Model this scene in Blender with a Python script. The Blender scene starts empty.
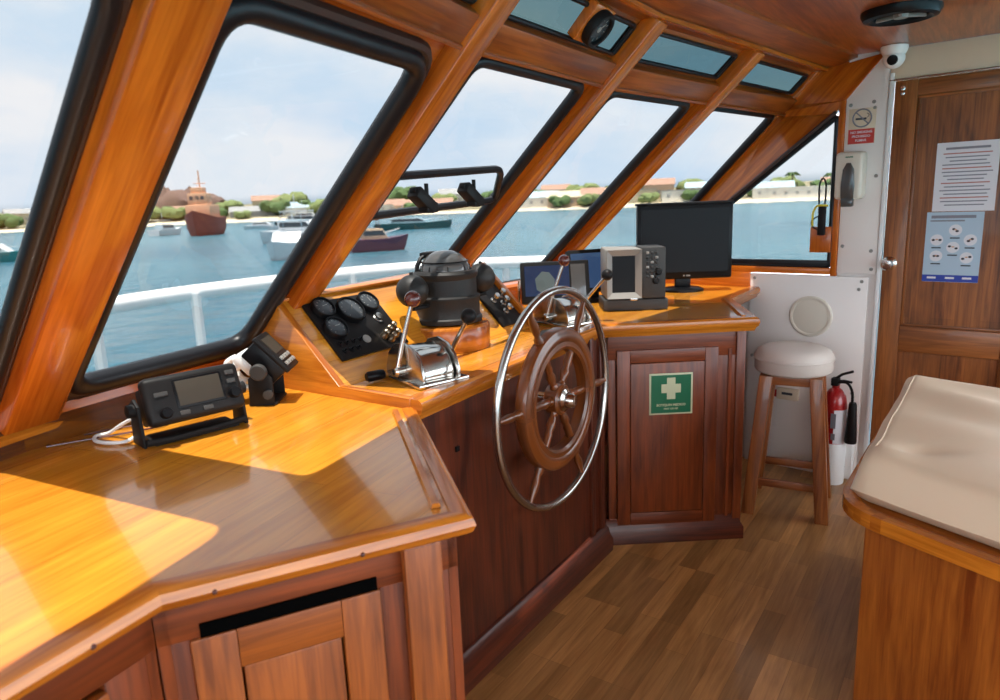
import bpy, bmesh, math, random
from mathutils import Vector, Matrix
random.seed(7)
PI = math.pi
SC = bpy.context.scene
COL = SC.collection

# ------------------------------------------------------------------ camera
cam_d = bpy.data.cameras.new('camera'); cam = bpy.data.objects.new('camera', cam_d); COL.objects.link(cam)
EYE = Vector((0, 0, 1.35))
_p, _r = math.radians(12.0), math.radians(2.4)
_fw = Vector((0, math.cos(_p), -math.sin(_p))); _rx = Vector((1, 0, 0)); _up = _rx.cross(_fw)
_R = _rx * math.cos(_r) - _up * math.sin(_r); _U = _up * math.cos(_r) + _rx * math.sin(_r)
cam.matrix_world = Matrix(((_R.x, _U.x, -_fw.x, EYE.x), (_R.y, _U.y, -_fw.y, EYE.y), (_R.z, _U.z, -_fw.z, EYE.z), (0, 0, 0, 1)))
cam_d.sensor_width = 36; cam_d.lens = 36 * 0.7; cam_d.clip_start = .02; cam_d.clip_end = 3000
cam_d.dof.use_dof = True; cam_d.dof.focus_distance = 2.1; cam_d.dof.aperture_fstop = 4.5
SC.camera = cam

# ------------------------------------------------------------------ colour management, sky, sun
SC.view_settings.view_transform = 'Standard'; SC.view_settings.look = 'None'
SC.view_settings.exposure = 0.0; SC.view_settings.gamma = 1.0; SC.view_settings.use_curve_mapping = False
W = bpy.data.worlds.new('sky'); SC.world = W; W.use_nodes = True
wt = W.node_tree; wt.nodes.clear()
def N(t, ty, **kw):
    n = t.nodes.new(ty)
    for k, v in kw.items(): setattr(n, k, v)
    return n
o_ = N(wt, 'ShaderNodeOutputWorld'); bg = N(wt, 'ShaderNodeBackground'); bg.inputs[1].default_value = 5.6
tc = N(wt, 'ShaderNodeTexCoord'); mp = N(wt, 'ShaderNodeMapping'); mp.inputs['Scale'].default_value = (1.0, 1.0, 2.4)
nz = N(wt, 'ShaderNodeTexNoise'); nz.inputs['Scale'].default_value = 3.2; nz.inputs['Detail'].default_value = 7; nz.inputs['Roughness'].default_value = .52
cr = N(wt, 'ShaderNodeValToRGB'); cr.color_ramp.elements[0].position = .40; cr.color_ramp.elements[1].position = .60
cr.color_ramp.elements[0].color = (.72, .85, .97, 1); cr.color_ramp.elements[1].color = (1.0, .99, .98, 1)
sx = N(wt, 'ShaderNodeSeparateXYZ'); gr = N(wt, 'ShaderNodeValToRGB')
gr.color_ramp.elements[0].position = .0; gr.color_ramp.elements[0].color = (.25, .36, .42, 1)
gr.color_ramp.elements[1].position = .02; gr.color_ramp.elements[1].color = (.86, .93, 1.0, 1)
e = gr.color_ramp.elements.new(.25); e.color = (.98, .99, 1.0, 1)
mx = N(wt, 'ShaderNodeMixRGB', blend_type='MULTIPLY'); mx.inputs[0].default_value = 1
wt.links.new(tc.outputs['Generated'], mp.inputs[0]); wt.links.new(mp.outputs[0], nz.inputs[0])
wt.links.new(nz.outputs[0], cr.inputs[0]); wt.links.new(tc.outputs['Generated'], sx.inputs[0]); wt.links.new(sx.outputs[2], gr.inputs[0])
wt.links.new(cr.outputs[0], mx.inputs[1]); wt.links.new(gr.outputs[0], mx.inputs[2]); wt.links.new(mx.outputs[0], bg.inputs[0]); wt.links.new(bg.outputs[0], o_.inputs[0])
sd = bpy.data.lights.new('sun', 'SUN'); sun = bpy.data.objects.new('sun', sd); COL.objects.link(sun)
sd.energy = 42; sd.angle = math.radians(.6); sd.color = (1, .95, .86)
SUNV = Vector((-.038, -.105, 1)).normalized()
sun.rotation_mode = 'QUATERNION'; sun.rotation_quaternion = SUNV.to_track_quat('Z', 'Y'); sun.location = (0, 0, 20)

# ------------------------------------------------------------------ materials
def newmat(name):
    m = bpy.data.materials.new(name); m.use_nodes = True
    return m, m.node_tree, m.node_tree.nodes['Principled BSDF']
def plain(name, col, rough=.5, metal=0, coat=0, bump=0, bscale=200, spec=None):
    m, t, b = newmat(name)
    b.inputs['Base Color'].default_value = (*col, 1); b.inputs['Roughness'].default_value = rough
    b.inputs['Metallic'].default_value = metal; b.inputs['Coat Weight'].default_value = coat
    if spec is not None: b.inputs['Specular IOR Level'].default_value = spec
    n = N(t, 'ShaderNodeTexNoise'); n.inputs['Scale'].default_value = bscale
    tcn = N(t, 'ShaderNodeTexCoord'); t.links.new(tcn.outputs['Object'], n.inputs[0])
    mr = N(t, 'ShaderNodeMapRange'); mr.inputs[3].default_value = max(0, rough - .06); mr.inputs[4].default_value = rough + .06
    t.links.new(n.outputs[0], mr.inputs[0]); t.links.new(mr.outputs[0], b.inputs['Roughness'])
    if bump:
        bp = N(t, 'ShaderNodeBump'); bp.inputs['Strength'].default_value = bump; bp.inputs['Distance'].default_value = .002
        t.links.new(n.outputs[0], bp.inputs['Height']); t.links.new(bp.outputs[0], b.inputs['Normal'])
    return m
def wood(name, dark, light, rough=.3, coat=.6, plank=None, fig=1.0):
    m, t, b = newmat(name)
    uv = N(t, 'ShaderNodeUVMap'); uv.uv_map = 'UVMap'
    oi = N(t, 'ShaderNodeObjectInfo'); ad = N(t, 'ShaderNodeVectorMath', operation='ADD')
    t.links.new(uv.outputs[0], ad.inputs[0]); t.links.new(oi.outputs['Random'], ad.inputs[1])
    ma = N(t, 'ShaderNodeMapping'); ma.inputs['Scale'].default_value = (1.4, 26, 1)
    nf = N(t, 'ShaderNodeTexNoise'); nf.inputs['Scale'].default_value = 3.0; nf.inputs['Detail'].default_value = 8; nf.inputs['Roughness'].default_value = .62; nf.inputs['Distortion'].default_value = .5
    mb = N(t, 'ShaderNodeMapping'); mb.inputs['Scale'].default_value = (.9, 6, 1)
    nb = N(t, 'ShaderNodeTexNoise'); nb.inputs['Scale'].default_value = 2.0; nb.inputs['Detail'].default_value = 3; nb.inputs['Distortion'].default_value = 1.2
    for a in (ma, mb): t.links.new(ad.outputs[0], a.inputs[0])
    t.links.new(ma.outputs[0], nf.inputs[0]); t.links.new(mb.outputs[0], nb.inputs[0])
    mm = N(t, 'ShaderNodeMath', operation='MULTIPLY_ADD'); mm.inputs[1].default_value = .5
    hf = N(t, 'ShaderNodeMath', operation='MULTIPLY'); hf.inputs[1].default_value = .5
    t.links.new(nb.outputs[0], hf.inputs[0]); t.links.new(nf.outputs[0], mm.inputs[0]); t.links.new(hf.outputs[0], mm.inputs[2])
    r = N(t, 'ShaderNodeValToRGB'); r.color_ramp.elements[0].position = .5 - .10 * fig; r.color_ramp.elements[1].position = .5 + .10 * fig
    r.color_ramp.elements[0].color = (*dark, 1); r.color_ramp.elements[1].color = (*light, 1)
    t.links.new(mm.outputs[0], r.inputs[0]); out = r.outputs[0]
    if plank:
        L, Wd, var, off = plank
        bk = N(t, 'ShaderNodeTexBrick'); bk.offset = off; bk.offset_frequency = 3 if off == .37 else 2
        bk.inputs['Scale'].default_value = 1; bk.inputs['Brick Width'].default_value = L; bk.inputs['Row Height'].default_value = Wd
        bk.inputs['Mortar Size'].default_value = .0007; bk.inputs['Mortar Smooth'].default_value = .3; bk.inputs['Bias'].default_value = 0
        bk.inputs['Color1'].default_value = (1 - var, 1 - var, 1 - var, 1); bk.inputs['Color2'].default_value = (1 + var * .6, 1 + var * .6, 1 + var * .6, 1)
        bk.inputs['Mortar'].default_value = (.6, .55, .5, 1)
        t.links.new(uv.outputs[0], bk.inputs['Vector'])
        mu = N(t, 'ShaderNodeMixRGB', blend_type='MULTIPLY'); mu.inputs[0].default_value = 1
        t.links.new(out, mu.inputs[1]); t.links.new(bk.outputs[0], mu.inputs[2]); out = mu.outputs[0]
    t.links.new(out, b.inputs['Base Color'])
    b.inputs['Roughness'].default_value = rough; b.inputs['Coat Weight'].default_value = coat; b.inputs['Coat Roughness'].default_value = .06
    bp = N(t, 'ShaderNodeBump'); bp.inputs['Strength'].default_value = .08; bp.inputs['Distance'].default_value = .001
    t.links.new(nf.outputs[0], bp.inputs['Height']); t.links.new(bp.outputs[0], b.inputs['Normal'])
    return m
def glassy(name, tint, refl=.06):
    m = bpy.data.materials.new(name); m.use_nodes = True; t = m.node_tree; t.nodes.clear()
    o = N(t, 'ShaderNodeOutputMaterial'); mixn = N(t, 'ShaderNodeMixShader'); tr = N(t, 'ShaderNodeBsdfTransparent'); gl = N(t, 'ShaderNodeBsdfGlossy')
    tr.inputs[0].default_value = (*tint, 1); gl.inputs['Roughness'].default_value = .02; mixn.inputs[0].default_value = refl
    t.links.new(tr.outputs[0], mixn.inputs[1]); t.links.new(gl.outputs[0], mixn.inputs[2]); t.links.new(mixn.outputs[0], o.inputs[0])
    return m
def emis(name, col, s):
    m, t, b = newmat(name); b.inputs['Base Color'].default_value = (.01, .01, .01, 1); b.inputs['Roughness'].default_value = .1
    b.inputs['Emission Color'].default_value = (*col, 1); b.inputs['Emission Strength'].default_value = s
    return m
M = {
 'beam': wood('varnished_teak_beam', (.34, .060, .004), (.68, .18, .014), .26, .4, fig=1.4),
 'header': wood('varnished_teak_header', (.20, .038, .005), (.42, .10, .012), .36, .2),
 'desk': wood('varnished_teak_desk', (.42, .135, .009), (.78, .33, .030), .22, .7, plank=(1.6, .075, .10, .5), fig=1.9),
 'edge': wood('varnished_teak_edge', (.34, .085, .006), (.62, .20, .018), .26, .35),
 'door': wood('cabinet_door_teak', (.16, .036, .005), (.36, .092, .012), .4, .1),
 'maho': wood('dark_mahogany', (.045, .008, .003), (.13, .024, .007), .4, .12),
 'mahodoor': wood('mahogany_panel', (.10, .018, .004), (.24, .048, .009), .4, .1),
 'cdoor': wood('side_door_wood', (.10, .028, .007), (.36, .12, .028), .42, .15, plank=(3, .085, .22, .5), fig=1.3),
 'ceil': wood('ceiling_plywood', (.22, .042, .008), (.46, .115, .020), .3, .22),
 'bench': wood('bench_wood', (.20, .040, .005), (.50, .15, .020), .34, .3, fig=1.3),
 'floor': wood('parquet_floor', (.27, .115, .030), (.53, .26, .085), .38, .12, plank=(.36, .068, .34, .37), fig=1.5),
 'stool': wood('stool_wood', (.18, .045, .010), (.40, .13, .03), .38, .3),
 'wheel': wood('wheel_wood', (.085, .021, .004), (.19, .048, .008), .32, .4),
 'rubber': plain('black_rubber', (.008, .008, .010), .38, bump=.1, spec=.3),
 'brownseal': plain('dark_brown_seal', (.045, .020, .014), .5),
 'black': plain('black_plastic', (.010, .009, .009), .45, bump=.15, bscale=600, spec=.16),
 'blackm': plain('matt_black_metal', (.012, .011, .011), .55, bump=.2, bscale=500, spec=.16),
 'ash': plain('weathered_black_paint', (.020, .019, .018), .48, bump=.3, bscale=300, spec=.3),
 'gloss': plain('black_gloss', (.005, .005, .006), .32, spec=.16),
 'dial': plain('dial_face', (.045, .05, .055), .2, spec=.4),
 'chrome': plain('polished_chrome', (.60, .57, .53), .14, 1),
 'steel': plain('brushed_steel', (.50, .48, .45), .24, 1),
 'brass': plain('dull_brass', (.26, .21, .15), .35, 1),
 'gap_shade': plain('painted_gap_shade', (.002, .002, .002), .9, spec=0),  # near-black colour standing in for the shade inside a gap
 'redball': plain('dark_red_knob', (.10, .018, .012), .25, coat=.6),
 'white': plain('white_paint', (.84, .79, .75), .42, bump=.12, bscale=60),
 'cream': plain('cream_panel', (.70, .58, .43), .45),
 'ivory': plain('ivory_plastic', (.68, .62, .52), .35),
 'whitep': plain('white_plastic', (.80, .80, .78), .35),
 'smoke': plain('smoked_plastic', (.065, .062, .06), .18, coat=.2),
 'grey': plain('warm_grey_plastic', (.25, .24, .22), .45),
 'dgrey': plain('dark_grey_plastic', (.045, .043, .041), .5, bump=.3, bscale=400, spec=.25),
 'screen': plain('unlit_screen', (.007, .008, .010), .4, spec=.15),
 'lcd': plain('grey_lcd', (.045, .037, .028), .5, spec=.15),
 'leather': plain('off_white_vinyl', (.66, .59, .53), .5, bump=.5, bscale=90),
 'cush': plain('beige_vinyl', (.76, .60, .43), .55, bump=.15, bscale=40, spec=.3),
 'red': plain('fire_red', (.42, .012, .015), .28, coat=.5),
 'green': plain('safety_green', (.004, .13, .055), .4),
 'glow': plain('luminous_cream', (.55, .56, .36), .45),
 'paper': plain('white_paper', (.72, .72, .76), .6),
 'bpaper': plain('pale_blue_paper', (.42, .55, .66), .55),
 'blue': plain('poster_blue', (.02, .05, .35), .5),
 'ink': plain('ink_grey', (.22, .22, .26), .6), 'inkd': plain('ink_dark', (.03, .03, .04), .6), 'inkr': plain('ink_red', (.45, .16, .14), .6),
 'signred': plain('sign_red', (.55, .04, .03), .4), 'yellow': plain('yellow_cord', (.75, .62, .04), .5),
 'skin': plain('poster_skin', (.6, .36, .24), .6),
 'glass': glassy('tinted_window_glass', (.41, .413, .416), .03),
 'teal': glassy('teal_tinted_glass', (.165, .215, .222), .03),
 'clear': glassy('clear_cover', (.9, .9, .9), .12),
 'wpaint': plain('white_rail_paint', (.86, .86, .85), .45),
}

# ------------------------------------------------------------------ frames
def frame(o, ang): return Matrix.Translation(Vector(o)) @ Matrix.Rotation(ang, 4, 'Z')
WORLD = Matrix.Identity(4)
O = Vector((-.21, 1.60, 0)); Ud = Vector((math.sin(math.radians(34.5)), math.cos(math.radians(34.5)), 0)); Vd = Vector((-Ud.y, Ud.x, 0))
HELM = frame(O, math.radians(55.5))          # x along the console front, y towards the windscreen
W0 = Vector((1.642, 3.078, 0)); WALL = frame(W0, math.radians(-40))   # x aft along the side wall, y outward
DA = Vector((-.069, 1.023, 0)); DB = Vector((-.465, .837, 0)); DL = Vector((-.551, .665, 0))
CABR = frame(DB, math.atan2(DA.y - DB.y, DA.x - DB.x)); CABL = frame(DB, math.atan2(DB.y - DL.y, DB.x - DL.x))
BC = Vector((.850, 1.605, 0)); BENCH = frame(BC, math.radians(-60.6))   # x along the bench front, y inward
def hp(u, v, z=0): return HELM @ Vector((u, v, z))
def wp(s, off, z): return WALL @ Vector((-s, -off, z))

# ------------------------------------------------------------------ mesh builder
class MB:
    def __init__(s): s.b = bmesh.new(); s.uv = s.b.loops.layers.uv.new('UVMap')
    def _uv(s, faces, g=None):
        faces = list(faces)
        if g is None:
            vs = {v for f in faces for v in f.verts}
            ext = [max(v.co[i] for v in vs) - min(v.co[i] for v in vs) for i in range(3)]
            g = Vector([1 if i == ext.index(max(ext)) else 0 for i in range(3)])
        g = Vector(g).normalized(); off = Vector((random.random() * 9, random.random() * 9))
        for f in faces:
            n = f.normal.copy()
            if n.length < .1: f.normal_update(); n = f.normal.copy()
            gu = g - n * g.dot(n)
            if gu.length < .2: gu = n.orthogonal()
            gu.normalize(); gv = n.cross(gu)
            for l in f.loops: l[s.uv].uv = Vector((l.vert.co.dot(gu), l.vert.co.dot(gv))) + off
    def _fin(s, verts, g=None, bev=0, seg=2):
        fs = {f for v in verts for f in v.link_faces}
        for f in fs: f.normal_update()
        if bev:
            es = {e for f in fs for e in f.edges if len(e.link_faces) == 2 and e.calc_face_angle(0) > .5}
            r = bmesh.ops.bevel(s.b, geom=list(es), offset=bev, segments=seg, affect='EDGES', profile=.5, clamp_overlap=True)
            fs = {f for f in fs if f.is_valid} | set(r['faces']); todo = list(fs)
            while todo:
                f = todo.pop()
                for e in f.edges:
                    for q in e.link_faces:
                        if q not in fs: fs.add(q); todo.append(q)
            for f in fs: f.normal_update()
        s._uv(fs, g); return s
    def box(s, c, size, R=None, g=None, bev=0, seg=2):
        m = Matrix.Translation(Vector(c)) @ (R.to_4x4() if R is not None else WORLD) @ Matrix.Diagonal((*size, 1))
        r = bmesh.ops.create_cube(s.b, size=1, matrix=m)
        if g is None:
            i = list(size).index(max(size)); g = Vector([1 if k == i else 0 for k in range(3)])
            if R is not None: g = R @ g
        return s._fin(r['verts'], g, bev, seg)
    def hexa(s, pts, g=None, bev=0):      # 8 points: bottom loop 4, top loop 4
        v = [s.b.verts.new(p) for p in pts]
        for f in ((3, 2, 1, 0), (4, 5, 6, 7), (0, 1, 5, 4), (1, 2, 6, 5), (2, 3, 7, 6), (3, 0, 4, 7)): s.b.faces.new([v[i] for i in f])
        s.b.normal_update(); return s._fin(v, g, bev)
    def board(s, p0, p1, wd, w, dd, d, bev=0):   # from p0 to p1, width w centred along wd, depth d along dd
        p0, p1, wd, dd = Vector(p0), Vector(p1), Vector(wd).normalized(), Vector(dd).normalized()
        q = []
        for p in (p0, p1):
            q.append([p - wd * w / 2, p + wd * w / 2, p + wd * w / 2 + dd * d, p - wd * w / 2 + dd * d])
        return s.hexa(q[0] + q[1], p1 - p0, bev)
    def prism(s, poly, z0, z1, g=None, bev=0, seg=2):
        b = [s.b.verts.new((p[0], p[1], z0)) for p in poly]; t = [s.b.verts.new((p[0], p[1], z1)) for p in poly]
        n = len(poly); a = sum(poly[i][0] * poly[(i + 1) % n][1] - poly[(i + 1) % n][0] * poly[i][1] for i in range(n))
        fl = (lambda x: x) if a > 0 else (lambda x: x[::-1])
        s.b.faces.new(fl(b[::-1])); s.b.faces.new(fl(t))
        for i in range(n): j = (i + 1) % n; s.b.faces.new(fl([b[i], b[j], t[j], t[i]]))
        s.b.normal_update(); return s._fin(b + t, g, bev, seg)
    def extr(s, pts, vec, g=None, bev=0):   # planar polygon pts extruded by vec
        vec = Vector(vec); a = [s.b.verts.new(p) for p in pts]; b = [s.b.verts.new(Vector(p) + vec) for p in pts]; n = len(pts)
        nn = Vector((0, 0, 0))
        for i in range(n): nn += Vector(pts[i]).cross(Vector(pts[(i + 1) % n]))
        fl = (lambda x: x) if nn.dot(vec) > 0 else (lambda x: x[::-1])
        s.b.faces.new(fl(a[::-1])); s.b.faces.new(fl(b))
        for i in range(n): j = (i + 1) % n; s.b.faces.new(fl([a[i], a[j], b[j], b[i]]))
        s.b.normal_update(); return s._fin(a + b, g, bev)
    def tube(s, path, r, n=10, closed=False, flat=1.0, up=None):
        path = [Vector(p) for p in path]; m = len(path); rings = []
        rs = r if isinstance(r, (list, tuple)) else [r] * m
        t0 = None; x = None
        for i, p in enumerate(path):
            a = path[(i - 1) % m] if (closed or i > 0) else p; c = path[(i + 1) % m] if (closed or i < m - 1) else p
            t = (c - a).normalized()
            if x is None: x = (Vector(up) if up is not None else t.orthogonal()); x = (x - t * x.dot(t)).normalized()
            else: x = (x - t * x.dot(t)).normalized()
            y = t.cross(x)
            rings.append([s.b.verts.new(p + x * math.cos(k * 2 * PI / n) * rs[i] * flat + y * math.sin(k * 2 * PI / n) * rs[i]) for k in range(n)])
        fs = []
        for i in range(m if closed else m - 1):
            A, B = rings[i], rings[(i + 1) % m]; best = 0
            if closed and i == m - 1:
                best = min(range(n), key=lambda o: (A[0].co - B[o].co).length)
            for k in range(n): fs.append(s.b.faces.new((A[k], A[(k + 1) % n], B[(k + 1 + best) % n], B[(k + best) % n])))
        if not closed: fs.append(s.b.faces.new(rings[0][::-1])); fs.append(s.b.faces.new(rings[-1]))
        for i, f in enumerate(fs): f.smooth = True; f.normal_update()
        L = 0
        s._uv(fs, (path[-1] - path[0]) if not closed and (path[-1] - path[0]).length > 1e-4 else None)
        return s
    def lathe(s, prof, n=28, mat=WORLD, caps=True, smooth=True, flat=False):
        rings = []
        for r, z in prof: rings.append([s.b.verts.new(mat @ Vector((r * math.cos(k * 2 * PI / n), r * math.sin(k * 2 * PI / n), z))) for k in range(n)] if r > 1e-6 else [s.b.verts.new(mat @ Vector((0, 0, z)))])
        fs = []
        for A, B in zip(rings, rings[1:]):
            for k in range(n):
                j = (k + 1) % n
                if len(A) == 1 and len(B) == 1: continue
                if len(A) == 1: q = (A[0], B[j], B[k])
                elif len(B) == 1: q = (A[k], A[j], B[0])
                else: q = (A[k], A[j], B[j], B[k])
                f = s.b.faces.new(q); f.smooth = smooth; fs.append(f)
        if caps:
            if len(rings[0]) > 1: fs.append(s.b.faces.new(rings[0][::-1]))
            if len(rings[-1]) > 1: fs.append(s.b.faces.new(rings[-1]))
        for f in fs: f.normal_update()
        s._uv(fs); return s
    def ball(s, c, r, sz=(1, 1, 1), u=20, v=12):
        rr = bmesh.ops.create_uvsphere(s.b, u_segments=u, v_segments=v, radius=r, matrix=Matrix.Translation(Vector(c)) @ Matrix.Diagonal((*sz, 1)))
        fs = {f for q in rr['verts'] for f in q.link_faces}
        for f in fs: f.smooth = True; f.normal_update()
        s._uv(fs); return s
    def ico(s, c, r, sz=(1, 1, 1), sub=2, jit=0):
        rr = bmesh.ops.create_icosphere(s.b, subdivisions=sub, radius=r)
        for v in rr['verts']:
            k = 1 + random.uniform(-jit, jit); v.co = Vector(c) + Vector((v.co.x * sz[0] * k, v.co.y * sz[1] * k, v.co.z * sz[2] * k))
        fs = {f for q in rr['verts'] for f in q.link_faces}
        for f in fs: f.normal_update(); f.smooth = jit < .05
        s._uv(fs); return s
    def sweep(s, path, prof, closed=False, up=(0, 0, 1), g=True):   # prof (side, up) mitred along the path
        path = [Vector(p) for p in path]; up = Vector(up); m = len(path); rings = []
        for i, p in enumerate(path):
            d0 = (p - path[i - 1]).normalized() if (i or closed) else None; d1 = (path[(i + 1) % m] - p).normalized() if (i < m - 1 or closed) else None
            if d0 is None: d0 = d1
            if d1 is None: d1 = d0
            s0, s1 = d0.cross(up).normalized(), d1.cross(up).normalized(); sd_ = (s0 + s1); sd_ = sd_.normalized() / max(.3, sd_.normalized().dot(s0))
            rings.append([s.b.verts.new(p + sd_ * a + up * b) for a, b in prof])
        n = len(prof)
        for i in range(m if closed else m - 1):
            A, B = rings[i], rings[(i + 1) % m]; fs = [s.b.faces.new((A[k], B[k], B[(k + 1) % n], A[(k + 1) % n])) for k in range(n)]
            for f in fs: f.normal_update()
            s._uv(fs, path[(i + 1) % m] - path[i])
        if not closed:
            fs = [s.b.faces.new(rings[0]), s.b.faces.new(rings[-1][::-1])]
            for f in fs: f.normal_update()
            s._uv(fs)
        bmesh.ops.recalc_face_normals(s.b, faces=list(s.b.faces)); return s
    def xf(s, m): bmesh.ops.transform(s.b, matrix=m, verts=s.b.verts); return s
    def build(s, name, mat, parent=None, label=None, kind=None, mod=None):
        me = bpy.data.meshes.new(name); s.b.normal_update(); s.b.to_mesh(me); s.b.free()
        me.set_sharp_from_angle(angle=math.radians(38))
        me.materials.append(M[mat] if isinstance(mat, str) else mat)
        o = bpy.data.objects.new(name, me); COL.objects.link(o)
        if parent is not None: o.parent = parent
        if label: o['label'] = label
        if kind: o['kind'] = kind
        return o
def tag(o, label, cat, group=None, kind=None):
    o['label'] = label; o['category'] = cat
    if group: o['group'] = group
    if kind: o['kind'] = kind
    return o
def thing(name, label, cat, fr=WORLD, loc=(0, 0, 0), rz=0, group=None, R=None):
    o = bpy.data.objects.new(name, None); COL.objects.link(o); o.empty_display_size = .05
    m = fr @ Matrix.Translation(Vector(loc)) @ Matrix.Rotation(rz, 4, 'Z')
    if R is not None: m = m @ R
    o.matrix_world = m; o.location, o.rotation_euler = m.to_translation(), m.to_euler()
    return tag(o, label, cat, group)
def solo(o, label, cat, fr=WORLD, loc=(0, 0, 0), rz=0, group=None, R=None):
    m = fr @ Matrix.Translation(Vector(loc)) @ Matrix.Rotation(rz, 4, 'Z')
    if R is not None: m = m @ R
    o.location, o.rotation_euler = m.to_translation(), m.to_euler()
    return tag(o, label, cat, group)
def place(o, fr, kind='structure'):
    o.location, o.rotation_euler = fr.to_translation(), fr.to_euler()
    if kind: o['kind'] = kind
    return o
def text(txt, size, mat, parent, m, name='lettering', ext=.0004, bold=0):
    c = bpy.data.curves.new('t', 'FONT'); c.body = txt; c.size = size; c.extrude = ext; c.align_x = 'CENTER'; c.align_y = 'CENTER'; c.offset = bold
    t = bpy.data.objects.new('t', c); COL.objects.link(t); bpy.context.view_layer.update()
    me = bpy.data.meshes.new_from_object(t); bpy.data.objects.remove(t); me.transform(m); me.materials.clear(); me.materials.append(M[mat])
    o = bpy.data.objects.new(name, me); COL.objects.link(o); o.parent = parent; return o
RX90 = Matrix.Rotation(PI / 2, 4, 'X')      # lifts x-y drawings to face local -y
def T(*p): return Matrix.Translation(Vector(p))
def round_loop(pts, r, n=6):
    out = []; m = len(pts); pts = [Vector(p) for p in pts]
    for i, p in enumerate(pts):
        a = (pts[i - 1] - p); c = (pts[(i + 1) % m] - p); rr = min(r, a.length * .45, c.length * .45)
        a, c = p + a.normalized() * rr, p + c.normalized() * rr
        for k in range(n + 1): t = k / n; out.append(a * (1 - t) ** 2 + p * 2 * t * (1 - t) + c * t * t)
    return out

# ================================================================== ROOM SHELL
P = [hp(-1.75, .10, .96), Vector((-1.25, .75, .96)), Vector((-1.017, 1.422, .96)), Vector((-.708, 2.033, .96)), Vector((-.31, 2.819, .96)), Vector((.188, 3.368, .96)), Vector((.77, 3.87, .96))]
Tt = [hp(-1.75, -.80, 1.70), Vector((-.60, .385, 1.70)), Vector((-.380, .996, 1.70)), Vector((-.071, 1.694, 1.70)), Vector((.339, 2.326, 1.70)), Vector((.823, 2.851, 1.70)), Vector((1.33, 3.38, 1.70))]
KC = .16 / .74
Tc = [t + (t - p) * KC for p, t in zip(P, Tt)]
for t in Tc: t.z = 1.86
def patch(i, u, v):
    a = P[i].lerp(Tt[i], v) if v <= 1 else Tt[i] + (Tt[i] - P[i]) * (v - 1)
    b = P[i + 1].lerp(Tt[i + 1], v) if v <= 1 else Tt[i + 1] + (Tt[i + 1] - P[i + 1]) * (v - 1)
    return a.lerp(b, u)
def pnorm(i):       # inboard normal
    n = (P[i + 1] - P[i]).cross(Tt[i] - P[i]).normalized()
    return n if n.dot(Vector((0, 0, 1.3)) - P[i]) > 0 else -n
def pu(i, u_m, v):  # metres from the left (positive) or right (negative) edge
    w = (patch(i, 1, v) - patch(i, 0, v)).length
    return patch(i, u_m / w if u_m > 0 else 1 + u_m / w, v)
def ring(mb, loop, outer, d):   # loop and outer with equal counts, extruded by d
    n = len(loop); a = [mb.b.verts.new(p) for p in loop]; b = [mb.b.verts.new(p) for p in outer]; c = [mb.b.verts.new(p + d) for p in loop]; e = [mb.b.verts.new(p + d) for p in outer]
    fs = []
    for k in range(n):
        j = (k + 1) % n
        for q in ((a[k], a[j], b[j], b[k]), (c[k], e[k], e[j], c[j]), (a[k], c[k], c[j], a[j]), (b[k], b[j], e[j], e[k])):
            try: fs.append(mb.b.faces.new(q))
            except ValueError: pass
    bmesh.ops.recalc_face_normals(mb.b, faces=fs)
    for f in fs: f.normal_update()
    mb._uv(fs, (outer[0] - outer[len(outer) // 2 - 1]))
def opening(i, v0, v1, ml, mr, r, nm, woodmat, sealr, glassmat, idx, brown=False):
    n = pnorm(i)
    inner = round_loop([pu(i, ml, v0), pu(i, -mr, v0), pu(i, -mr, v1), pu(i, ml, v1)], r)
    V0, V1 = (0, 1) if v1 < 1 else (1, 1 + KC)
    oc = [patch(i, 0, V0), patch(i, 1, V0), patch(i, 1, V1), patch(i, 0, V1)]
    outer = []
    k7 = len(inner) // 4
    for c in range(4):
        a, b, d_ = oc[c], oc[(c - 1) % 4], oc[(c + 1) % 4]
        for k in range(k7):
            t = k / (k7 - 1)
            outer.append(a.lerp(b, .10 * (1 - 2 * t)) if t < .5 else a.lerp(d_, .10 * (2 * t - 1)))
    root = MB(); ring(root, inner, outer, -n * .012)
    fr = root.build('window_%d' % idx, woodmat, kind='structure')
    g = MB(); g.tube([p + n * .004 for p in inner], sealr if i != 1 else .018, 10, True, 1.0, up=n); g.build('rubber_seal', 'rubber', fr)
    if brown:
        g = MB(); cen = sum(inner, Vector()) / len(inner)
        g.tube([p + (p - cen).normalized() * .034 + n * .001 for p in inner], .015, 8, True); g.build('outer_seal', 'brownseal', fr)
    g = MB(); g.extr([p - n * .004 for p in inner], -n * .005); g.build('pane', glassmat, fr)
    return fr
for i in range(6):
    opening(i, .040 if i < 3 else .026, .942 if i < 3 else .985, .085, .085 if i < 5 else .03, .075 if i < 3 else .05, 'w', 'beam', .025 if i < 3 else .019, 'glass', i + 1, brown=i < 3)
for i in range(6):
    n = pnorm(i)
    opening(i, 1.095, 1.185, .050, .050, .012, 'c', 'header', .007, 'teal' if i > 1 else 'header', 7 + i)  # first two, out of view, get solid wood boards to stop sun reaching the desk
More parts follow.
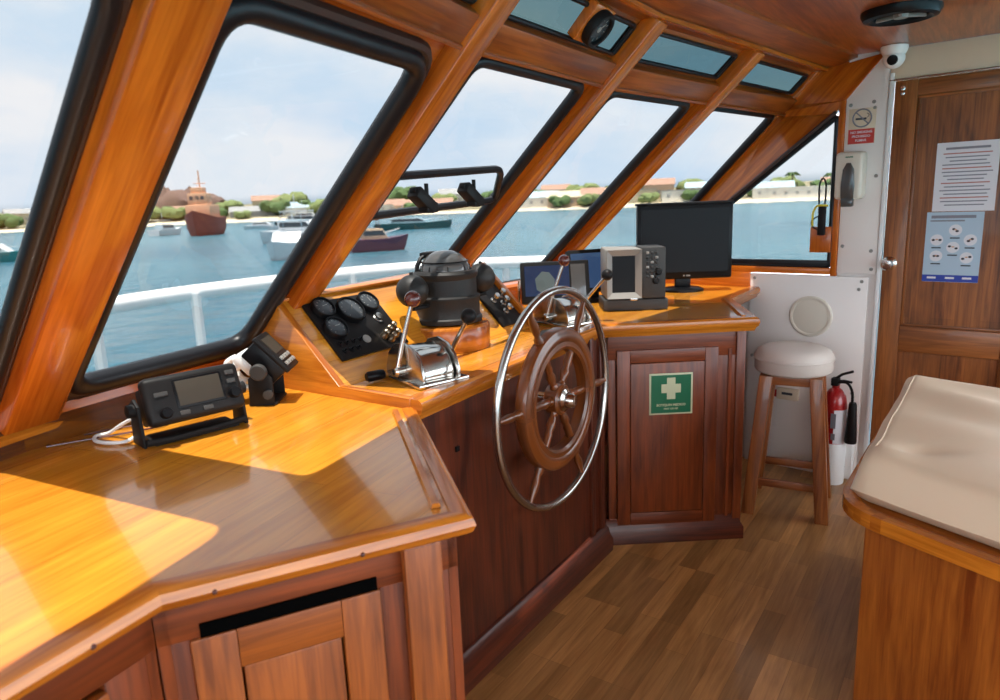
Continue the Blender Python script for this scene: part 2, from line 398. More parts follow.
# mullion beams, header and fascia
for k in range(1, 7):
    n = (pnorm(k - 1) + pnorm(min(k, 5))).normalized() if k < 6 else pnorm(5)
    along = (P[min(k + 1, 6)] - P[k - 1]).normalized()
    w, d = {1: (.12, .05), 2: (.12, .05), 3: (.085, .05), 4: (.075, .05), 5: (.065, .055), 6: (.04, .02)}[k]
    m = MB(); m.board(P[k] - Vector((0, 0, .0)), Tc[k] + (Tc[k] - P[k]).normalized() * .02, along, w, n, d, bev=.006)
    m.build('trim_%d' % k, 'beam', kind='structure')
m = MB()
for i in range(6):
    n = pnorm(i); upv = (Tt[i] - P[i]).normalized(); o = upv * .052
    m.board(Tt[i] + o, Tt[i + 1] + (Tt[i + 1] - P[i + 1]).normalized() * .052, upv, .075, n, .032, bev=.004)
    m.board(Tt[i] + upv * .012 + n * .0, Tt[i + 1] + (Tt[i + 1] - P[i + 1]).normalized() * .012, upv, .012, n, .04, bev=.004)
m.build('trim_7', 'header', kind='structure')
# corner plank beside the side wall, following the rake
m = MB(); n5 = pnorm(5); rk = (Tt[6] - P[6]).normalized()
lo, hi = P[6], Tc[6]
w_lo, w_hi = wp(1.36, .0, .98), wp(.235, 0, 1.86)
def onwall(z, off=0.0): t = (z - .98) / .88; return wp(1.36 + (.235 - 1.36) * t, off, z)
IN = -(WALL.to_3x3() @ Vector((0, 1, 0)))      # inboard from the side wall
def pa_(t): return P[6].lerp(Tc[6], t) + n5 * .012
BB = [(0, wp(1.06, .014, .972)), (.78, wp(.172, .014, 1.662)), (.83, wp(.135, .014, 1.712)), (1, wp(-.012, .014, 1.885))]
for (t0, b0), (t1, b1) in zip(BB, BB[1:]):
    a0, a1 = pa_(t0), pa_(t1)
    m.hexa([a0, b0, b0 - IN * .025, a0 - n5 * .035, a1, b1, b1 - IN * .025, a1 - n5 * .035], a1 - a0)
m.build('trim_8', 'beam', kind='structure')
m = MB(); m.tube([wp(1.05, .018, .985), wp(.168, .018, 1.668)], .009, 8); m.build('trim_9', 'brownseal', kind='structure')
# fascia under the ceiling
m = MB()
fp = [t.copy() for t in Tc]
for q in fp: q.z = 1.862
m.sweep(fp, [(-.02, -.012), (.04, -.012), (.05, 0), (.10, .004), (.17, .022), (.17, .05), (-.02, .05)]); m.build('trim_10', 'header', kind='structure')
m = MB(); m.sweep([p + Vector((0, 0, .0)) for p in fp], [(.035, -.016), (.052, -.016), (.052, -.004), (.035, -.004)]); m.build('trim_11', 'beam', kind='structure')
# ceiling
wl = lambda s: WALL @ Vector((-s, .06, 0))
AFT = -3.2
cp = [Tc[i] for i in range(7)] + [wl(.21), wl(-2.6)]
pa = HELM.inverted() @ wl(-2.6)
cp += [hp(pa.x, AFT), hp(-1.78, AFT)]
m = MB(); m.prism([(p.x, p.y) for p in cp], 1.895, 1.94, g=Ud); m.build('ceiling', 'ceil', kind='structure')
m = MB(); fpoly = [P[i] for i in range(7)] + [wl(1.36), wl(-2.6), hp(pa.x, AFT), hp(-1.78, AFT)]
m.prism([(p.x, p.y) for p in fpoly], -.05, 0, g=Ud); m.build('floor', 'floor', kind='structure')
# lower front wall
m = MB()
m.sweep([Vector((p.x, p.y, 0)) for p in P], [(-.03, 0), (.0, 0), (.0, .96), (-.03, .96)]); m.build('wall_front', 'maho', kind='structure')
# port wall with a wide window, aft wall with an open doorway
def wallframe(name, a, b, z0, z1, n_post):
    mm = MB(); a, b = Vector(a), Vector(b); d = (b - a).normalized(); s_ = d.cross(Vector((0, 0, 1)))
    mm.board(a + Vector((0, 0, z0 / 2)), b + Vector((0, 0, z0 / 2)), (0, 0, 1), z0, s_, .04)
    mm.board(a + Vector((0, 0, (z1 + 1.895) / 2)), b + Vector((0, 0, (z1 + 1.895) / 2)), (0, 0, 1), 1.895 - z1, s_, .04)
    for k in range(n_post + 1):
        q = a.lerp(b, k / n_post); mm.board(q + Vector((0, 0, z0)), q + Vector((0, 0, z1)), d, .06, s_, .04)
    return mm.build(name, 'white', kind='structure')
wallframe('wall_left', hp(-1.78, AFT), hp(-1.78, .05), .9, 1.78, 3)
wallframe('wall_back', hp(pa.x, AFT), hp(-1.78, AFT), .35, 1.80, 3)

m = MB(); ov_ = [Tc[i] for i in range(7)]; m.sweep([Vector((p.x, p.y, 1.90)) for p in ov_], [(-.14, 0), (.03, 0), (.03, .05), (-.14, .035)]); m.build('trim_18', 'white', kind='structure')  # unseen roof overhang, added to block the sun from the clerestory panes
# ---- starboard side wall (frame WALL: x = -s, y outward)
def wbox(mb, s0, s1, z0, z1, y0, y1, bev=.0): return mb.box((-(s0 + s1) / 2, (y0 + y1) / 2, (z0 + z1) / 2), (abs(s1 - s0), abs(y1 - y0), abs(z1 - z0)), bev=bev, g=(0, 0, 1) if abs(z1 - z0) > abs(s1 - s0) else (1, 0, 0))
m = MB(); wbox(m, -.045, 1.19, 0, .955, .012, .05)
m.prism([(-.135, .012), (.045, .012), (.045, .05), (-.135, .05)], .955, 1.895)
wbox(m, -2.6, -.5, 0, .9, .0, .05); wbox(m, -2.6, -.5, 1.75, 1.895, 0, .05); wbox(m, -2.6, -2.5, .9, 1.75, 0, .05)
place(m.build('wall_right', 'white'), WALL)
# white lower panel standing proud and the upper white strip, with screws
lp = thing('wall_panel', 'large white lower wall panel behind the stool, with a round vent', 'wall panel', WALL, (-.26, 0, 0))
m = MB(); wbox(m, -.262, .262, 0.0, .955, -.012, .008, .004); m.build('panel', 'white', lp)
m = MB()
for s_, z in ((.24, .935), (-.235, .935), (-.225, .90), (-.235, .10), (-.225, .42), (.24, .55)): m.lathe([(.008, 0), (.006, .004), (0, .005)], 10, T(-s_, -.012, z) @ RX90)
m.build('screws', 'grey', lp)
up_ = thing('wall_panel', 'tall narrow white panel between the side window and the wooden door', 'wall panel', WALL, (-.05, 0, .97))
m = MB(); m.extr([(-.083, -.006, 0), (.078, -.006, 0), (.078, -.006, .915), (.052, -.006, .915), (-.083, -.006, .755)], (0, .014, 0), bev=.003); m.build('panel', 'white', up_)
m = MB()
for x, z in ((-.065, .72), (.025, .725), (.03, .70), (-.065, .12), (.052, .10), (.052, .42), (.058, .02)): m.lathe([(.008, 0), (.006, .004), (0, .005)], 10, T(x, -.006, z) @ RX90)
m.build('screws', 'grey', up_)
m = MB(); wbox(m, -.047, -.030, 0, 1.80, -.014, .02, .003); place(m.build('trim_12', 'whitep'), WALL)
m = MB(); wbox(m, -.9, -.03, 1.766, 1.893, -.006, .03, .004); place(m.build('trim_13', 'cream'), WALL)
m = MB(); wbox(m, .134, .160, .955, 1.715, -.014, .03, .004); wbox(m, .16, 1.12, .962, .992, -.016, .03, .004); place(m.build('trim_14', 'beam'), WALL)
m = MB(); wbox(m, .52, 1.16, .88, .962, -.02, .0, .003); place(m.build('trim_15', 'beam'), WALL)
m = MB(); wbox(m, -.9, -.03, 1.766, 1.774, -.014, .0, .002); place(m.build('trim_21', 'steel'), WALL)
# side window
sw = [(-.165, 0, .998), (-1.02, 0, .998), (-.165, 0, 1.655)]
loop = round_loop([Vector(q) for q in sw], .03, 5)
m = MB(); m.tube(loop, .014, 8, True, up=(0, 1, 0)); wroot = m.build('window_13', 'rubber'); place(wroot, WALL)
m = MB(); m.box((-.56, -.002, 1.012), (.80, .02, .026), bev=.003); m.build('sill_seal', 'rubber', wroot)
m = MB(); m.extr([q + Vector((0, .01, 0)) for q in loop], (0, .005, 0)); m.build('pane', 'glass', wroot)
# door
dr = MB()
DX0, DX1 = .052, .56
def dbox(mb, x0, x1, z0, z1, y0, y1, bev=.003, g=None): return mb.box(((x0 + x1) / 2, (y0 + y1) / 2, (z0 + z1) / 2), (x1 - x0, y1 - y0, z1 - z0), bev=bev, g=g)
dbox(dr, DX0, .135, .01, 1.765, -.012, .03); dbox(dr, .50, DX1 + .03, .01, 1.765, -.012, .03)
for z0, z1 in ((1.70, 1.765), (.636, .748), (.01, .16)): dbox(dr, .135, .50, z0, z1, -.010, .03, g=(1, 0, 0))
door = place(dr.build('door_1', 'cdoor'), WALL)
m = MB(); dbox(m, .13, .51, .74, 1.71, .004, .02, 0, (0, 0, 1)); m.build('upper_panel', 'cdoor', door)
m = MB(); dbox(m, .13, .51, .15, .645, .004, .02, 0, (0, 0, 1)); m.build('lower_panel', 'cdoor', door)
m = MB()
for z0, z1, x0, x1 in ((.748, 1.70, .135, .50),):
    dbox(m, x0, x0 + .012, z0, z1, -.004, .006, .002); dbox(m, x0, x1, z1 - .012, z1, -.004, .006, .002); dbox(m, x0, x1, z0, z0 + .012, -.004, .006, .002)
m.build('moulding', 'cdoor', door)
m = MB(); m.lathe([(.030, 0), (.030, .004), (.024, .008), (.010, .012), (.010, .028), (.022, .036), (.026, .048), (.020, .058), (0, .060)], 24, T(.078, -.012, 1.018) @ RX90)
m.build('knob', 'chrome', door, 'round chrome door knob')
m = MB(); m.lathe([(.010, 0), (.010, .008), (0, .010)], 14, T(.082, -.012, 1.735) @ RX90); m.lathe([(.008, 0), (.008, .006), (0, .008)], 14, T(.082, -.012, 1.715) @ RX90); m.build('door_bolt', 'chrome', door)
# baseboards
m = MB(); m.sweep([wp(.58, .0, 0), wp(1.0, 0, 0)], [(0, 0), (.03, 0), (.03, .05), (0, .05)]); m.build('baseboard_right', 'maho', kind='structure')

# ================================================================== CHART DESK
ZD = .87
desk = thing('desk_worktop', 'glossy golden teak chart desk top under the two large front windows', 'worktop', WORLD, (-.6, 1.2, 0))
def loc(root, mb): mb.xf(root.matrix_world.inverted()); return mb
DIRL = (DL - DB).normalized()
Dfar = DB + DIRL * 1.15
DC = Vector((-.224, 1.625, 0)); DE = hp(.03, .66); 
back = [Vector((-.765, 2.00, 0)), Vector((-.955, 1.60, 0)), Vector((-1.05, 1.33, 0)), Vector((-1.33, .62, 0)), Vector((-1.42, .20, 0))]
poly = [Dfar, DB, DA, DC, DE] + back
m = MB(); m.prism([(p.x, p.y) for p in poly], ZD - .03, ZD - .001, g=(.40, .92, 0)); loc(desk, m).build('top', 'desk', desk)
edge_prof = [(-.018, .003), (.004, .004), (.014, -.002), (.018, -.014), (.012, -.026), (0, -.034), (-.01, -.036), (-.018, -.034)]
m = MB(); m.sweep([Vector((p.x, p.y, ZD)) for p in (Dfar, DB, DA, DC)], edge_prof); loc(desk, m).build('edge_moulding', 'edge', desk, 'rounded teak edge moulding')
for q in (DB.lerp(DA, .16), DB.lerp(DA, .62), DB + DIRL * .10):
    n_ = (DA - DB).cross(Vector((0, 0, 1))).normalized() if q.x > DB.x else (-DIRL).cross(Vector((0, 0, 1))).normalized()
    m = MB(); m.ball((q.x + n_.x * .0165, q.y + n_.y * .0165, ZD - .015), .004, (1, 1, 1), 10, 6); loc(desk, m).build('plug', 'maho', desk)
# small raised rail along the desk end
m = MB(); m.sweep([Vector((DA.x - .045, DA.y + .03, ZD)), Vector((DC.x - .03, DC.y - .03, ZD))], [(-.008, 0), (.008, 0), (.006, .008), (-.006, .008)]); loc(desk, m).build('end_rail', 'edge', desk)
# sill ledge behind the desk (structure) with riser
inP = [Vector((p.x, p.y, 0)) for p in P]
sl_front = [Vector((-1.46, .20, 0)), Vector((-1.33, .62, 0)), Vector((-1.05, 1.33, 0)), Vector((-.955, 1.60, 0)), Vector((-.755, 1.985, 0)), hp(.012, .625)]
sp = sl_front + [inP[3], inP[2], inP[1], inP[0]]
m = MB(); m.prism([(p.x, p.y) for p in sp], .80, .958, g=(.3, .95, 0), bev=.006); m.build('trim_16', 'edge', kind='structure')
m = MB()
m.sweep([Vector((p.x, p.y, .90)) for p in sl_front[:5]], [(0, 0), (.010, 0), (.012, .012), (.004, .02), (0, .02)]); m.build('trim_17', 'edge', kind='structure')
m = MB(); m.sweep([Vector((p.x, p.y, .936)) for p in (P[0], P[1], P[2], P[3])], [(-.02, 0), (.02, 0), (.012, .03), (-.02, .05)]); m.build('trim_18', 'beam', kind='structure')

def cab_front(name, label, fr, L0, L1, doors, mats, post=None, depth=.5):
    c = thing(name, label, 'cabinet', fr, (L0, 0, 0))
    L = L1 - L0; y0 = .035
    m = MB()
    zt = ZD - .036
    # face frame: rails, stiles and box sides
    xs = [0] + [v - L0 for d in doors for v in d[:2]] + [L]
    m.box((L / 2, y0 + .011, zt - .035), (L, .022, .07), bev=.002)
    m.box((L / 2, y0 + .011, .06), (L, .022, .12), bev=.002)
    for a, b in zip(xs[::2], xs[1::2]): m.box(((a + b) / 2, y0 + .0115, (zt + 0) / 2), (b - a, .021, zt - .002), bev=.002, g=(0, 0, 1))
    m.box((L / 2, y0 + depth, .4), (L, .02, .8)); m.box((.01, y0 + depth / 2, .42), (.015, depth, .80)); m.box((L - .01, y0 + depth / 2, .42), (.015, depth, .80))
    m.build('face_frame', mats[0], c)
    for a, b, z0, z1 in doors:
        a -= L0; b -= L0
        d = MB(); w = .062
        for x0, x1, q0, q1 in ((a, a + w, z0, z1), (b - w, b, z0, z1)): d.box(((x0 + x1) / 2, y0 + .003, (q0 + q1) / 2), (x1 - x0, .020, q1 - q0), g=(0, 0, 1), bev=.003)
        d.box(((a + b) / 2, y0 + .003, z1 - w / 2), (b - a - 2 * w, .0195, w), g=(1, 0, 0), bev=.002); d.box(((a + b) / 2, y0 + .003, z0 + w / 2), (b - a - 2 * w, .0195, w), g=(1, 0, 0), bev=.002)
        dd = d.build('door', mats[1], c)
        p = MB(); p.box(((a + b) / 2, y0 + .006, (z0 + z1) / 2), (b - a - 2 * w - .006, .014, z1 - z0 - 2 * w - .006), g=(0, 0, 1), bev=.003); p.build('door_panel', mats[1], dd)
    return c
cab_front('desk_cabinet', 'teak cabinet under the desk corner, with a sagging panelled door and painted gap shade above', CABR, -.012, .438, [(.030, .304, .14, .765)], ('mahodoor', 'door'))
cr_ = bpy.data.objects['desk_cabinet']
m = MB(); m.box((.384, .022, .415), (.062, .022, .83), g=(0, 0, 1), bev=.003); m.build('corner_post', 'door', cr_)
m = MB(); m.box((.184, .034, .775), (.256, .006, .022)); m.build('gap_shade_strip', 'gap_shade', cr_)  # flat dark strip: shade of the gap above the door, painted on
m = MB(); m.box((.41, .17, .415), (.02, .26, .83), g=(0, 0, 1), bev=.002); m.build('side_panel', 'maho', cr_)
cab_front('desk_cabinet', 'teak cabinet at the near left end of the chart desk, panelled door below', CABL, -1.10, .012, [(-.32, -.065, .14, .755)], ('mahodoor', 'door'))

# ================================================================== HELM CONSOLE
ZC = .89
helm = thing('helm_console', 'dark mahogany helm console behind the steering wheel', 'console', HELM, (.5, 0, 0))
m = MB(); m.box((.06, .055, .425), (1.12, .02, .85), g=(0, 0, 1)); m.build('face_panel', 'maho', helm)
m = MB()
for x in (.575, .50): m.box((x, .042, .44), (.028, .02, .84), g=(0, 0, 1), bev=.004)
m.build('corner_trim', 'maho', helm)
kprof = [(-.04, 0), (.0, 0), (.0, .05), (-.012, .07), (-.018, .09), (-.03, .10), (-.04, .10)]
m = MB(); m.sweep([Vector((-.49, .005, 0)), Vector((.60, .005, 0))], kprof); m.build('kick_board', 'maho', helm)
m = MB(); m.box((-.29, .043, .70), (.014, .006, .014)); m.build('plug', 'black', helm)
# teak top covering the helm and the right-hand cabinet
ctop = thing('countertop', 'sunlit golden teak top of the helm console and right cabinet, carrying the instruments', 'worktop', HELM, (.6, .2, 0))
C0, C1, C2, C3, C4 = hp(.012, 0), Vector((.371, 2.525, 0)), Vector((.948, 2.545, 0)), Vector((1.017, 3.03, 0)), Vector((1.262, 3.380, 0))
mid = hp(.10, .0)
c_poly = [hp(.012, .0), C1, C2, C3, C4, wp(.54, .015, 0), wp(1.12, .02, 0), P[5] + Vector((.04, -.02, 0)), P[4] + Vector((.04, -.01, 0)), hp(.012, .66)]
m = MB(); m.prism([(p.x, p.y) for p in c_poly], ZC - .03, ZC - .001, g=Ud); loc(ctop, m).build('top', 'desk', ctop)
e2 = [(-.04, .003), (.004, .004), (.012, -.002), (.015, -.014), (.011, -.028), (.003, -.036), (-.002, -.048), (-.04, -.048)]
m = MB(); m.sweep([Vector((p.x, p.y, ZC)) for p in (C0, C1, C2, C3, C4)], e2); loc(ctop, m).build('edge_moulding', 'edge', ctop)
m = MB(); m.sweep([Vector((p.x, p.y, ZC + .002)) for p in (C2 + Vector((-.035, .03, 0)), C3 + Vector((-.03, .0, 0)))], [(-.006, 0), (.008, 0), (.008, .006), (-.006, .006)]); loc(ctop, m).build('end_rail', 'edge', ctop)
# end panel towards the desk and the raised instrument slope
v0, v1, v2 = .27, .486, .505
zt = ZC + v1 - v0
m = MB()
m.extr([(.030, .02, ZC - .04), (.030, .66, ZC - .04), (.030, .64, ZC + .06), (.030, v2, zt + .006), (.030, v1 - .004, zt + .006), (.030, v0 - .01, ZC + .008), (.030, .02, ZC + .006)], (-.022, 0, 0), g=(0, 1, 0), bev=.003)
m.build('trim_19', 'edge', kind='structure'); place(bpy.data.objects['trim_19'], HELM)
slope = thing('instrument_riser', 'sloping teak riser holding the gauge panels below the windscreen', 'instrument riser', HELM, (.5, v0, ZC))
m = MB(); m.extr([(-.47, 0, 0), (-.47, v1 - v0, zt - ZC), (-.47, v2 - v0, zt - ZC), (-.47, .335, zt - ZC - .13), (-.47, .36, -.002), (-.47, 0, -.002)], (.93, 0, 0), g=(1, 0, 0)); m.build('slope', 'desk', slope)
m = MB(); m.board((.464, -.012, .004), (.464, v1 - v0, zt - ZC + .01), (0, -1, 1), .03, (1, 0, 0), .02, bev=.003); m.build('end_board', 'edge', slope)
m = MB(); m.prism([(-.47, .205), (.464, .205), (.464, .335), (-.47, .242)], zt - ZC, zt - ZC + .009, g=(1, 0, 0), bev=.002); m.build('top_ledge', 'edge', slope)
# riser behind the right part of the top
m = MB(); rr_ = [hp(.97, .655), P[5] + Vector((.09, -.09, 0)), wp(1.10, .03, 0)]
m.sweep([Vector((p.x, p.y, ZC)) for p in rr_], [(-.12, 0), (0, 0), (0, .09), (-.01, .10), (-.12, .10)]); m.build('trim_20', 'beam', kind='structure')

# right-hand cabinet with the first aid sign
XC = frame((.405, 2.545, 0), math.radians(1.5))
cab = thing('console_cabinet', 'dark mahogany cabinet with panelled door bearing the green first aid sign', 'cabinet', XC)
m = MB()
m.box((.263, .035, .80), (.526, .022, .11), bev=.002, g=(1, 0, 0)); m.box((.263, .035, .05), (.526, .022, .10), bev=.002, g=(1, 0, 0))
m.box((.014, .0355, .42), (.030, .021, .84), g=(0, 0, 1), bev=.002); m.box((.473, .0355, .42), (.105, .021, .84), g=(0, 0, 1), bev=.002)
m.box((.518, .26, .42), (.016, .44, .84), g=(0, 0, 1))
m.build('face_frame', 'mahodoor', cab)
m = MB(); m.box((.465, .022, .42), (.012, .006, .70), g=(0, 0, 1)); m.box((.505, .020, .43), (.035, .010, .83), g=(0, 0, 1), bev=.003); m.build('corner_post', 'mahodoor', cab)
m = MB(); a, b, z0, z1 = .032, .418, .075, .782; w = .05
for x0, x1 in ((a, a + w), (b - w, b)): m.box(((x0 + x1) / 2, .022, (z0 + z1) / 2), (w, .018, z1 - z0), g=(0, 0, 1), bev=.003)
m.box(((a + b) / 2, .022, z1 - w / 2), (b - a - 2 * w, .0175, w), g=(1, 0, 0), bev=.002); m.box(((a + b) / 2, .022, z0 + w / 2), (b - a - 2 * w, .0175, w), g=(1, 0, 0), bev=.002)
dd = m.build('door', 'mahodoor', cab)
m = MB(); m.box(((a + b) / 2, .0222, (z0 + z1) / 2), (b - a - 2 * w - .003, .0175, z1 - z0 - 2 * w - .004), g=(0, 0, 1), bev=.003); m.build('door_panel', 'mahodoor', dd)
m = MB(); m.sweep([Vector((-.02, .0, 0)), Vector((.53, .0, 0)), Vector((.545, .40, 0))], kprof); m.build('kick_board', 'maho', cab)
sg = thing('first_aid_sign', 'green first aid sign with a cream cross, on the cabinet door', 'sign', XC, (.237, .010, .608))
m = MB(); m.box((0, 0, 0), (.166, .003, .162), bev=.001); m.build('border', 'glow', sg)
m = MB(); m.box((0, -.0018, 0), (.152, .002, .148)); m.build('field', 'green', sg)
m = MB(); m.box((0, -.0032, .022), (.032, .002, .084)); m.box((0, -.0033, .022), (.074, .002, .034)); m.build('cross', 'glow', sg)
text('BOTIQUIN MEDICO', .0125, 'glow', sg, T(0, -.0033, -.043) @ RX90, bold=.0003); text('FIRST AID KIT', .009, 'glow', sg, T(0, -.0033, -.058) @ RX90, bold=.0002)

# ------------------------------------------------------------------ gauge panels
SLR = Matrix.Rotation(math.radians(45), 4, 'X')      # local z = normal of the slope, y = up the slope
gp = thing('gauge_panel', 'black engine gauge panel with four round dials, left of the compass', 'gauge panel', HELM, (.215, v0, ZC), R=SLR)
m = MB(); m.box((0, .175, .005), (.268, .205, .010), bev=.003); m.build('plate', 'black', gp)
for x, y, r in ((-.084, .250, .036), (.002, .226, .045), (.085, .242, .036), (-.092, .176, .037)):
    y -= .004
    m = MB(); m.lathe([(r, .008), (r, .024), (r - .002, .028), (r - .005, .028), (r - .006, .024), (r - .006, .012)], 28, T(x, y, 0), caps=False); g_ = m.build('gauge', 'gloss', gp)
    m = MB(); m.lathe([(0, .025), (r - .012, .024), (r - .006, .022), (r - .006, .012), (0, .012)][::-1], 24, T(x, y, 0), caps=False); m.build('dial', 'dial', g_)
    m = MB()
    for k in range(9):
        an = -.7 + k * .58; m.box((x + math.cos(an) * (r - .014), y + math.sin(an) * (r - .014), .0242), (.005, .0012, .0006), R=Matrix.Rotation(an, 3, 'Z'))
    m.box((x + .004, y + .004, .0255), (.018, .0016, .0008), R=Matrix.Rotation(.9 + x * 9, 3, 'Z')); m.build('needle', 'grey', g_)
m = MB(); m.lathe([(.016, .008), (.016, .014), (.012, .016), (.012, .024), (0, .025)], 16, T(.084, .178, 0)); m.build('key_switch', 'steel', gp)
m = MB(); m.lathe([(.013, .008), (.013, .014), (0, .015)], 16, T(-.010, .118, 0)); m.build('button', 'grey', gp)
for k in range(7):
    m = MB(); m.lathe([(.0075, .008), (.0075, .013), (.003, .014), (.003, .022), (0, .023)], 10, T(-.11 + (k % 4) * .026, .122 - (k // 4) * .024, 0)); m.build('toggle', 'gloss', gp)
for x, y in ((.055, .112), (.078, .124), (.098, .106), (.073, .096), (.102, .132)):
    m = MB(); m.lathe([(.012, .008), (.012, .018), (.009, .022), (.009, .036), (.004, .04), (0, .04)], 8, T(x, y, 0), smooth=False); m.build('ignition_switch', 'brass', gp)
gp2 = thing('switch_panel', 'dark switch panel with ball topped knobs, right of the compass', 'switch panel', HELM, (.885, v0, ZC), R=SLR)
m = MB(); m.box((0, .13, .005), (.14, .20, .010), bev=.003); m.build('plate', 'black', gp2)
for x, y in ((-.02, .14), (.02, .12), (.0, .085), (.035, .155)):
    m = MB(); m.lathe([(.013, .008), (.013, .016), (.007, .018), (.007, .03), (.013, .036), (.012, .044), (0, .046)], 12, T(x, y, 0)); m.build('knob', 'steel', gp2)

# ------------------------------------------------------------------ compass
cm = thing('compass', 'black ship compass with two iron spheres, on a round wooden base', 'compass', HELM, (.572, .340, ZC - .002))
m = MB(); m.lathe([(.134, 0), (.136, .004), (.136, .074), (.130, .082), (.0, .088)], 40); m.build('wooden_base', 'edge', cm)
m = MB(); m.lathe([(.112, .088), (.113, .092), (.113, .102), (.107, .106), (.106, .112), (.106, .158), (.109, .163), (.109, .170), (.099, .175), (.099, .226), (.104, .232), (.106, .244), (.100, .252), (.088, .254), (.086, .246), (0, .246)], 40); m.build('housing', 'ash', cm)
m = MB(); m.lathe([(.080, .246), (.079, .262), (.070, .285), (.052, .303), (.028, .313), (0, .316)], 32, caps=False); m.build('dome', 'smoke', cm)
m = MB()
for k in range(8): an = k * PI / 4; m.tube([(.082 * math.cos(an), .082 * math.sin(an), .25), (.077 * math.cos(an), .077 * math.sin(an), .268)], .002, 6)
m.tube([(.074 * math.cos(k * PI / 12), .074 * math.sin(k * PI / 12), .280) for k in range(24)], .0025, 6, True)
m.build('dome_cage', 'black', cm)
for sgn, off in ((-1, .165), (1, .195)):
    m = MB(); m.ball((sgn * off, 0, .205), .050, u=28, v=18); m.lathe([(.006, .252), (.006, .262), (0, .263)], 10, T(sgn * off, 0, 0)); b_ = m.build('iron_sphere', 'ash', cm)
    m = MB(); m.box((sgn * (off + .09) / 2 + sgn * .0, 0, .150), (off - .07, .03, .010), bev=.002); m.tube([(sgn * off, 0, .145), (sgn * off, 0, .175)], .012, 10); m.build('arm', 'blackm', b_)
m = MB(); m.tube([(-.070, .060, .246), (-.066, .060, .270), (-.050, .058, .292), (-.02, .056, .303)], .007, 8); m.box((-.008, .056, .302), (.062, .034, .018), bev=.005); m.build('hood_hinge', 'black', cm)
m = MB(); m.box((.094, -.028, .142), (.03, .045, .03), R=Matrix.Rotation(-.3, 3, 'Z'), bev=.002); m.build('name_plate', 'brass', cm)

# ------------------------------------------------------------------ engine controls
def control(label, loc_, rz, levers, sc=1.0):
    c = thing('engine_control', label, 'engine control', HELM, loc_, rz)
    arc = [(-.085, 0), (.085, 0), (.085, .022), (.070, .058), (.042, .082), (0, .092), (-.042, .082), (-.070, .058), (-.085, .022)]
    m = MB(); m.box((0, 0, .006), (.155, .215, .012), bev=.004); m.build('base_plate', 'chrome', c)
    m = MB(); m.extr([(-.045, y * 1.0, .010 + z * .95) for y, z in arc], (.09, 0, 0), bev=.006); m.build('housing', 'chrome', c)
    for sx_ in (-1, 1):
        m = MB(); m.extr([(sx_ * .050, y * 1.12, .008 + z * 1.08) for y, z in arc], (sx_ * .009, 0, 0), bev=.003); m.build('side_plate', 'steel', c)
    for sx_, tip, mat_ in levers:
        x = sx_ * .068; tip = Vector(tip); piv = Vector((x, 0.0, .032)); md = piv.lerp(tip, .35) + Vector((sx_ * .008, 0, .006))
        m = MB(); m.lathe([(.015, 0), (.015, .022), (.010, .028), (0, .029)], 14, T(x - sx_ * .008, 0, .032) @ Matrix.Rotation(sx_ * PI / 2, 4, 'Y')); m.tube([piv + Vector((sx_ * .012, 0, 0)), md, tip], [.0075, .0068, .0055], 12); lv = m.build('lever', 'chrome', c)
        m = MB(); m.ball(tip, .0215); m.build('lever_ball', mat_, lv, 'dark red lever ball' if mat_ == 'redball' else 'black lever ball')
    m = MB(); m.lathe([(.012, 0), (.014, .01), (.014, .045), (.010, .052), (0, .053)], 14, T(-.085, .065, .016) @ Matrix.Rotation(-PI / 2, 4, 'Y')); m.build('stop_knob', 'gloss', c)
    return c
ca = math.radians(-18)
control('chrome engine control at the left, upright lever with dark red ball', (.200, .138, ZC), ca, [(-1, (-.035, -.030, .222), 'redball'), (1, (.100, -.085, .165), 'black')])
control('chrome engine control behind the wheel rim, right of the switch panel', (1.085, .20, ZC), ca, [(-1, (-.030, -.050, .240), 'redball'), (1, (.135, -.105, .175), 'black')])
m = MB(); m.prism([(-.055, -.022), (.055, -.026), (.062, 0), (.045, .026), (-.05, .024), (-.062, 0)], 0, .012, bev=.004)
solo(m.build('flat_case', 'black'), 'small flat black case lying on the console right of the compass', 'case', HELM, (.835, .12, ZC + .002), .4)
m = MB(); m.box((0, 0, .004), (.035, .06, .008), bev=.003)
solo(m.build('small_remote', 'black'), 'small flat black remote on the console beside the left engine control', 'remote', HELM, (.325, .20, ZC + .002), .9)

# ------------------------------------------------------------------ steering wheel
sw_ = thing('steering_wheel', 'ship wheel with polished steel outer rim and wooden inner ring', 'steering wheel', HELM, (.538, -.085, .771))
Rw = .322
def circ(r, n, y=0): return [Vector((r * math.cos(2 * PI * k / n), y, r * math.sin(2 * PI * k / n))) for k in range(n)]
m = MB(); m.tube(circ(Rw, 72), .0115, 12, True, up=(0, 1, 0)); m.build('steel_rim', 'steel', sw_, 'polished stainless outer rim')
RXi = Matrix.Rotation(PI / 2, 4, 'X')
m = MB()
prof = [(.150, -.016), (.150, .016), (.158, .022), (.172, .020), (.178, .024), (.192, .024), (.198, .020), (.208, .018), (.213, .010), (.213, -.010), (.205, -.020), (.160, -.020)]
n_ = 60; rg = []
for k in range(n_):
    an = 2 * PI * k / n_; rg.append([m.b.verts.new((r * math.cos(an), -z, r * math.sin(an))) for r, z in prof])
fs = []
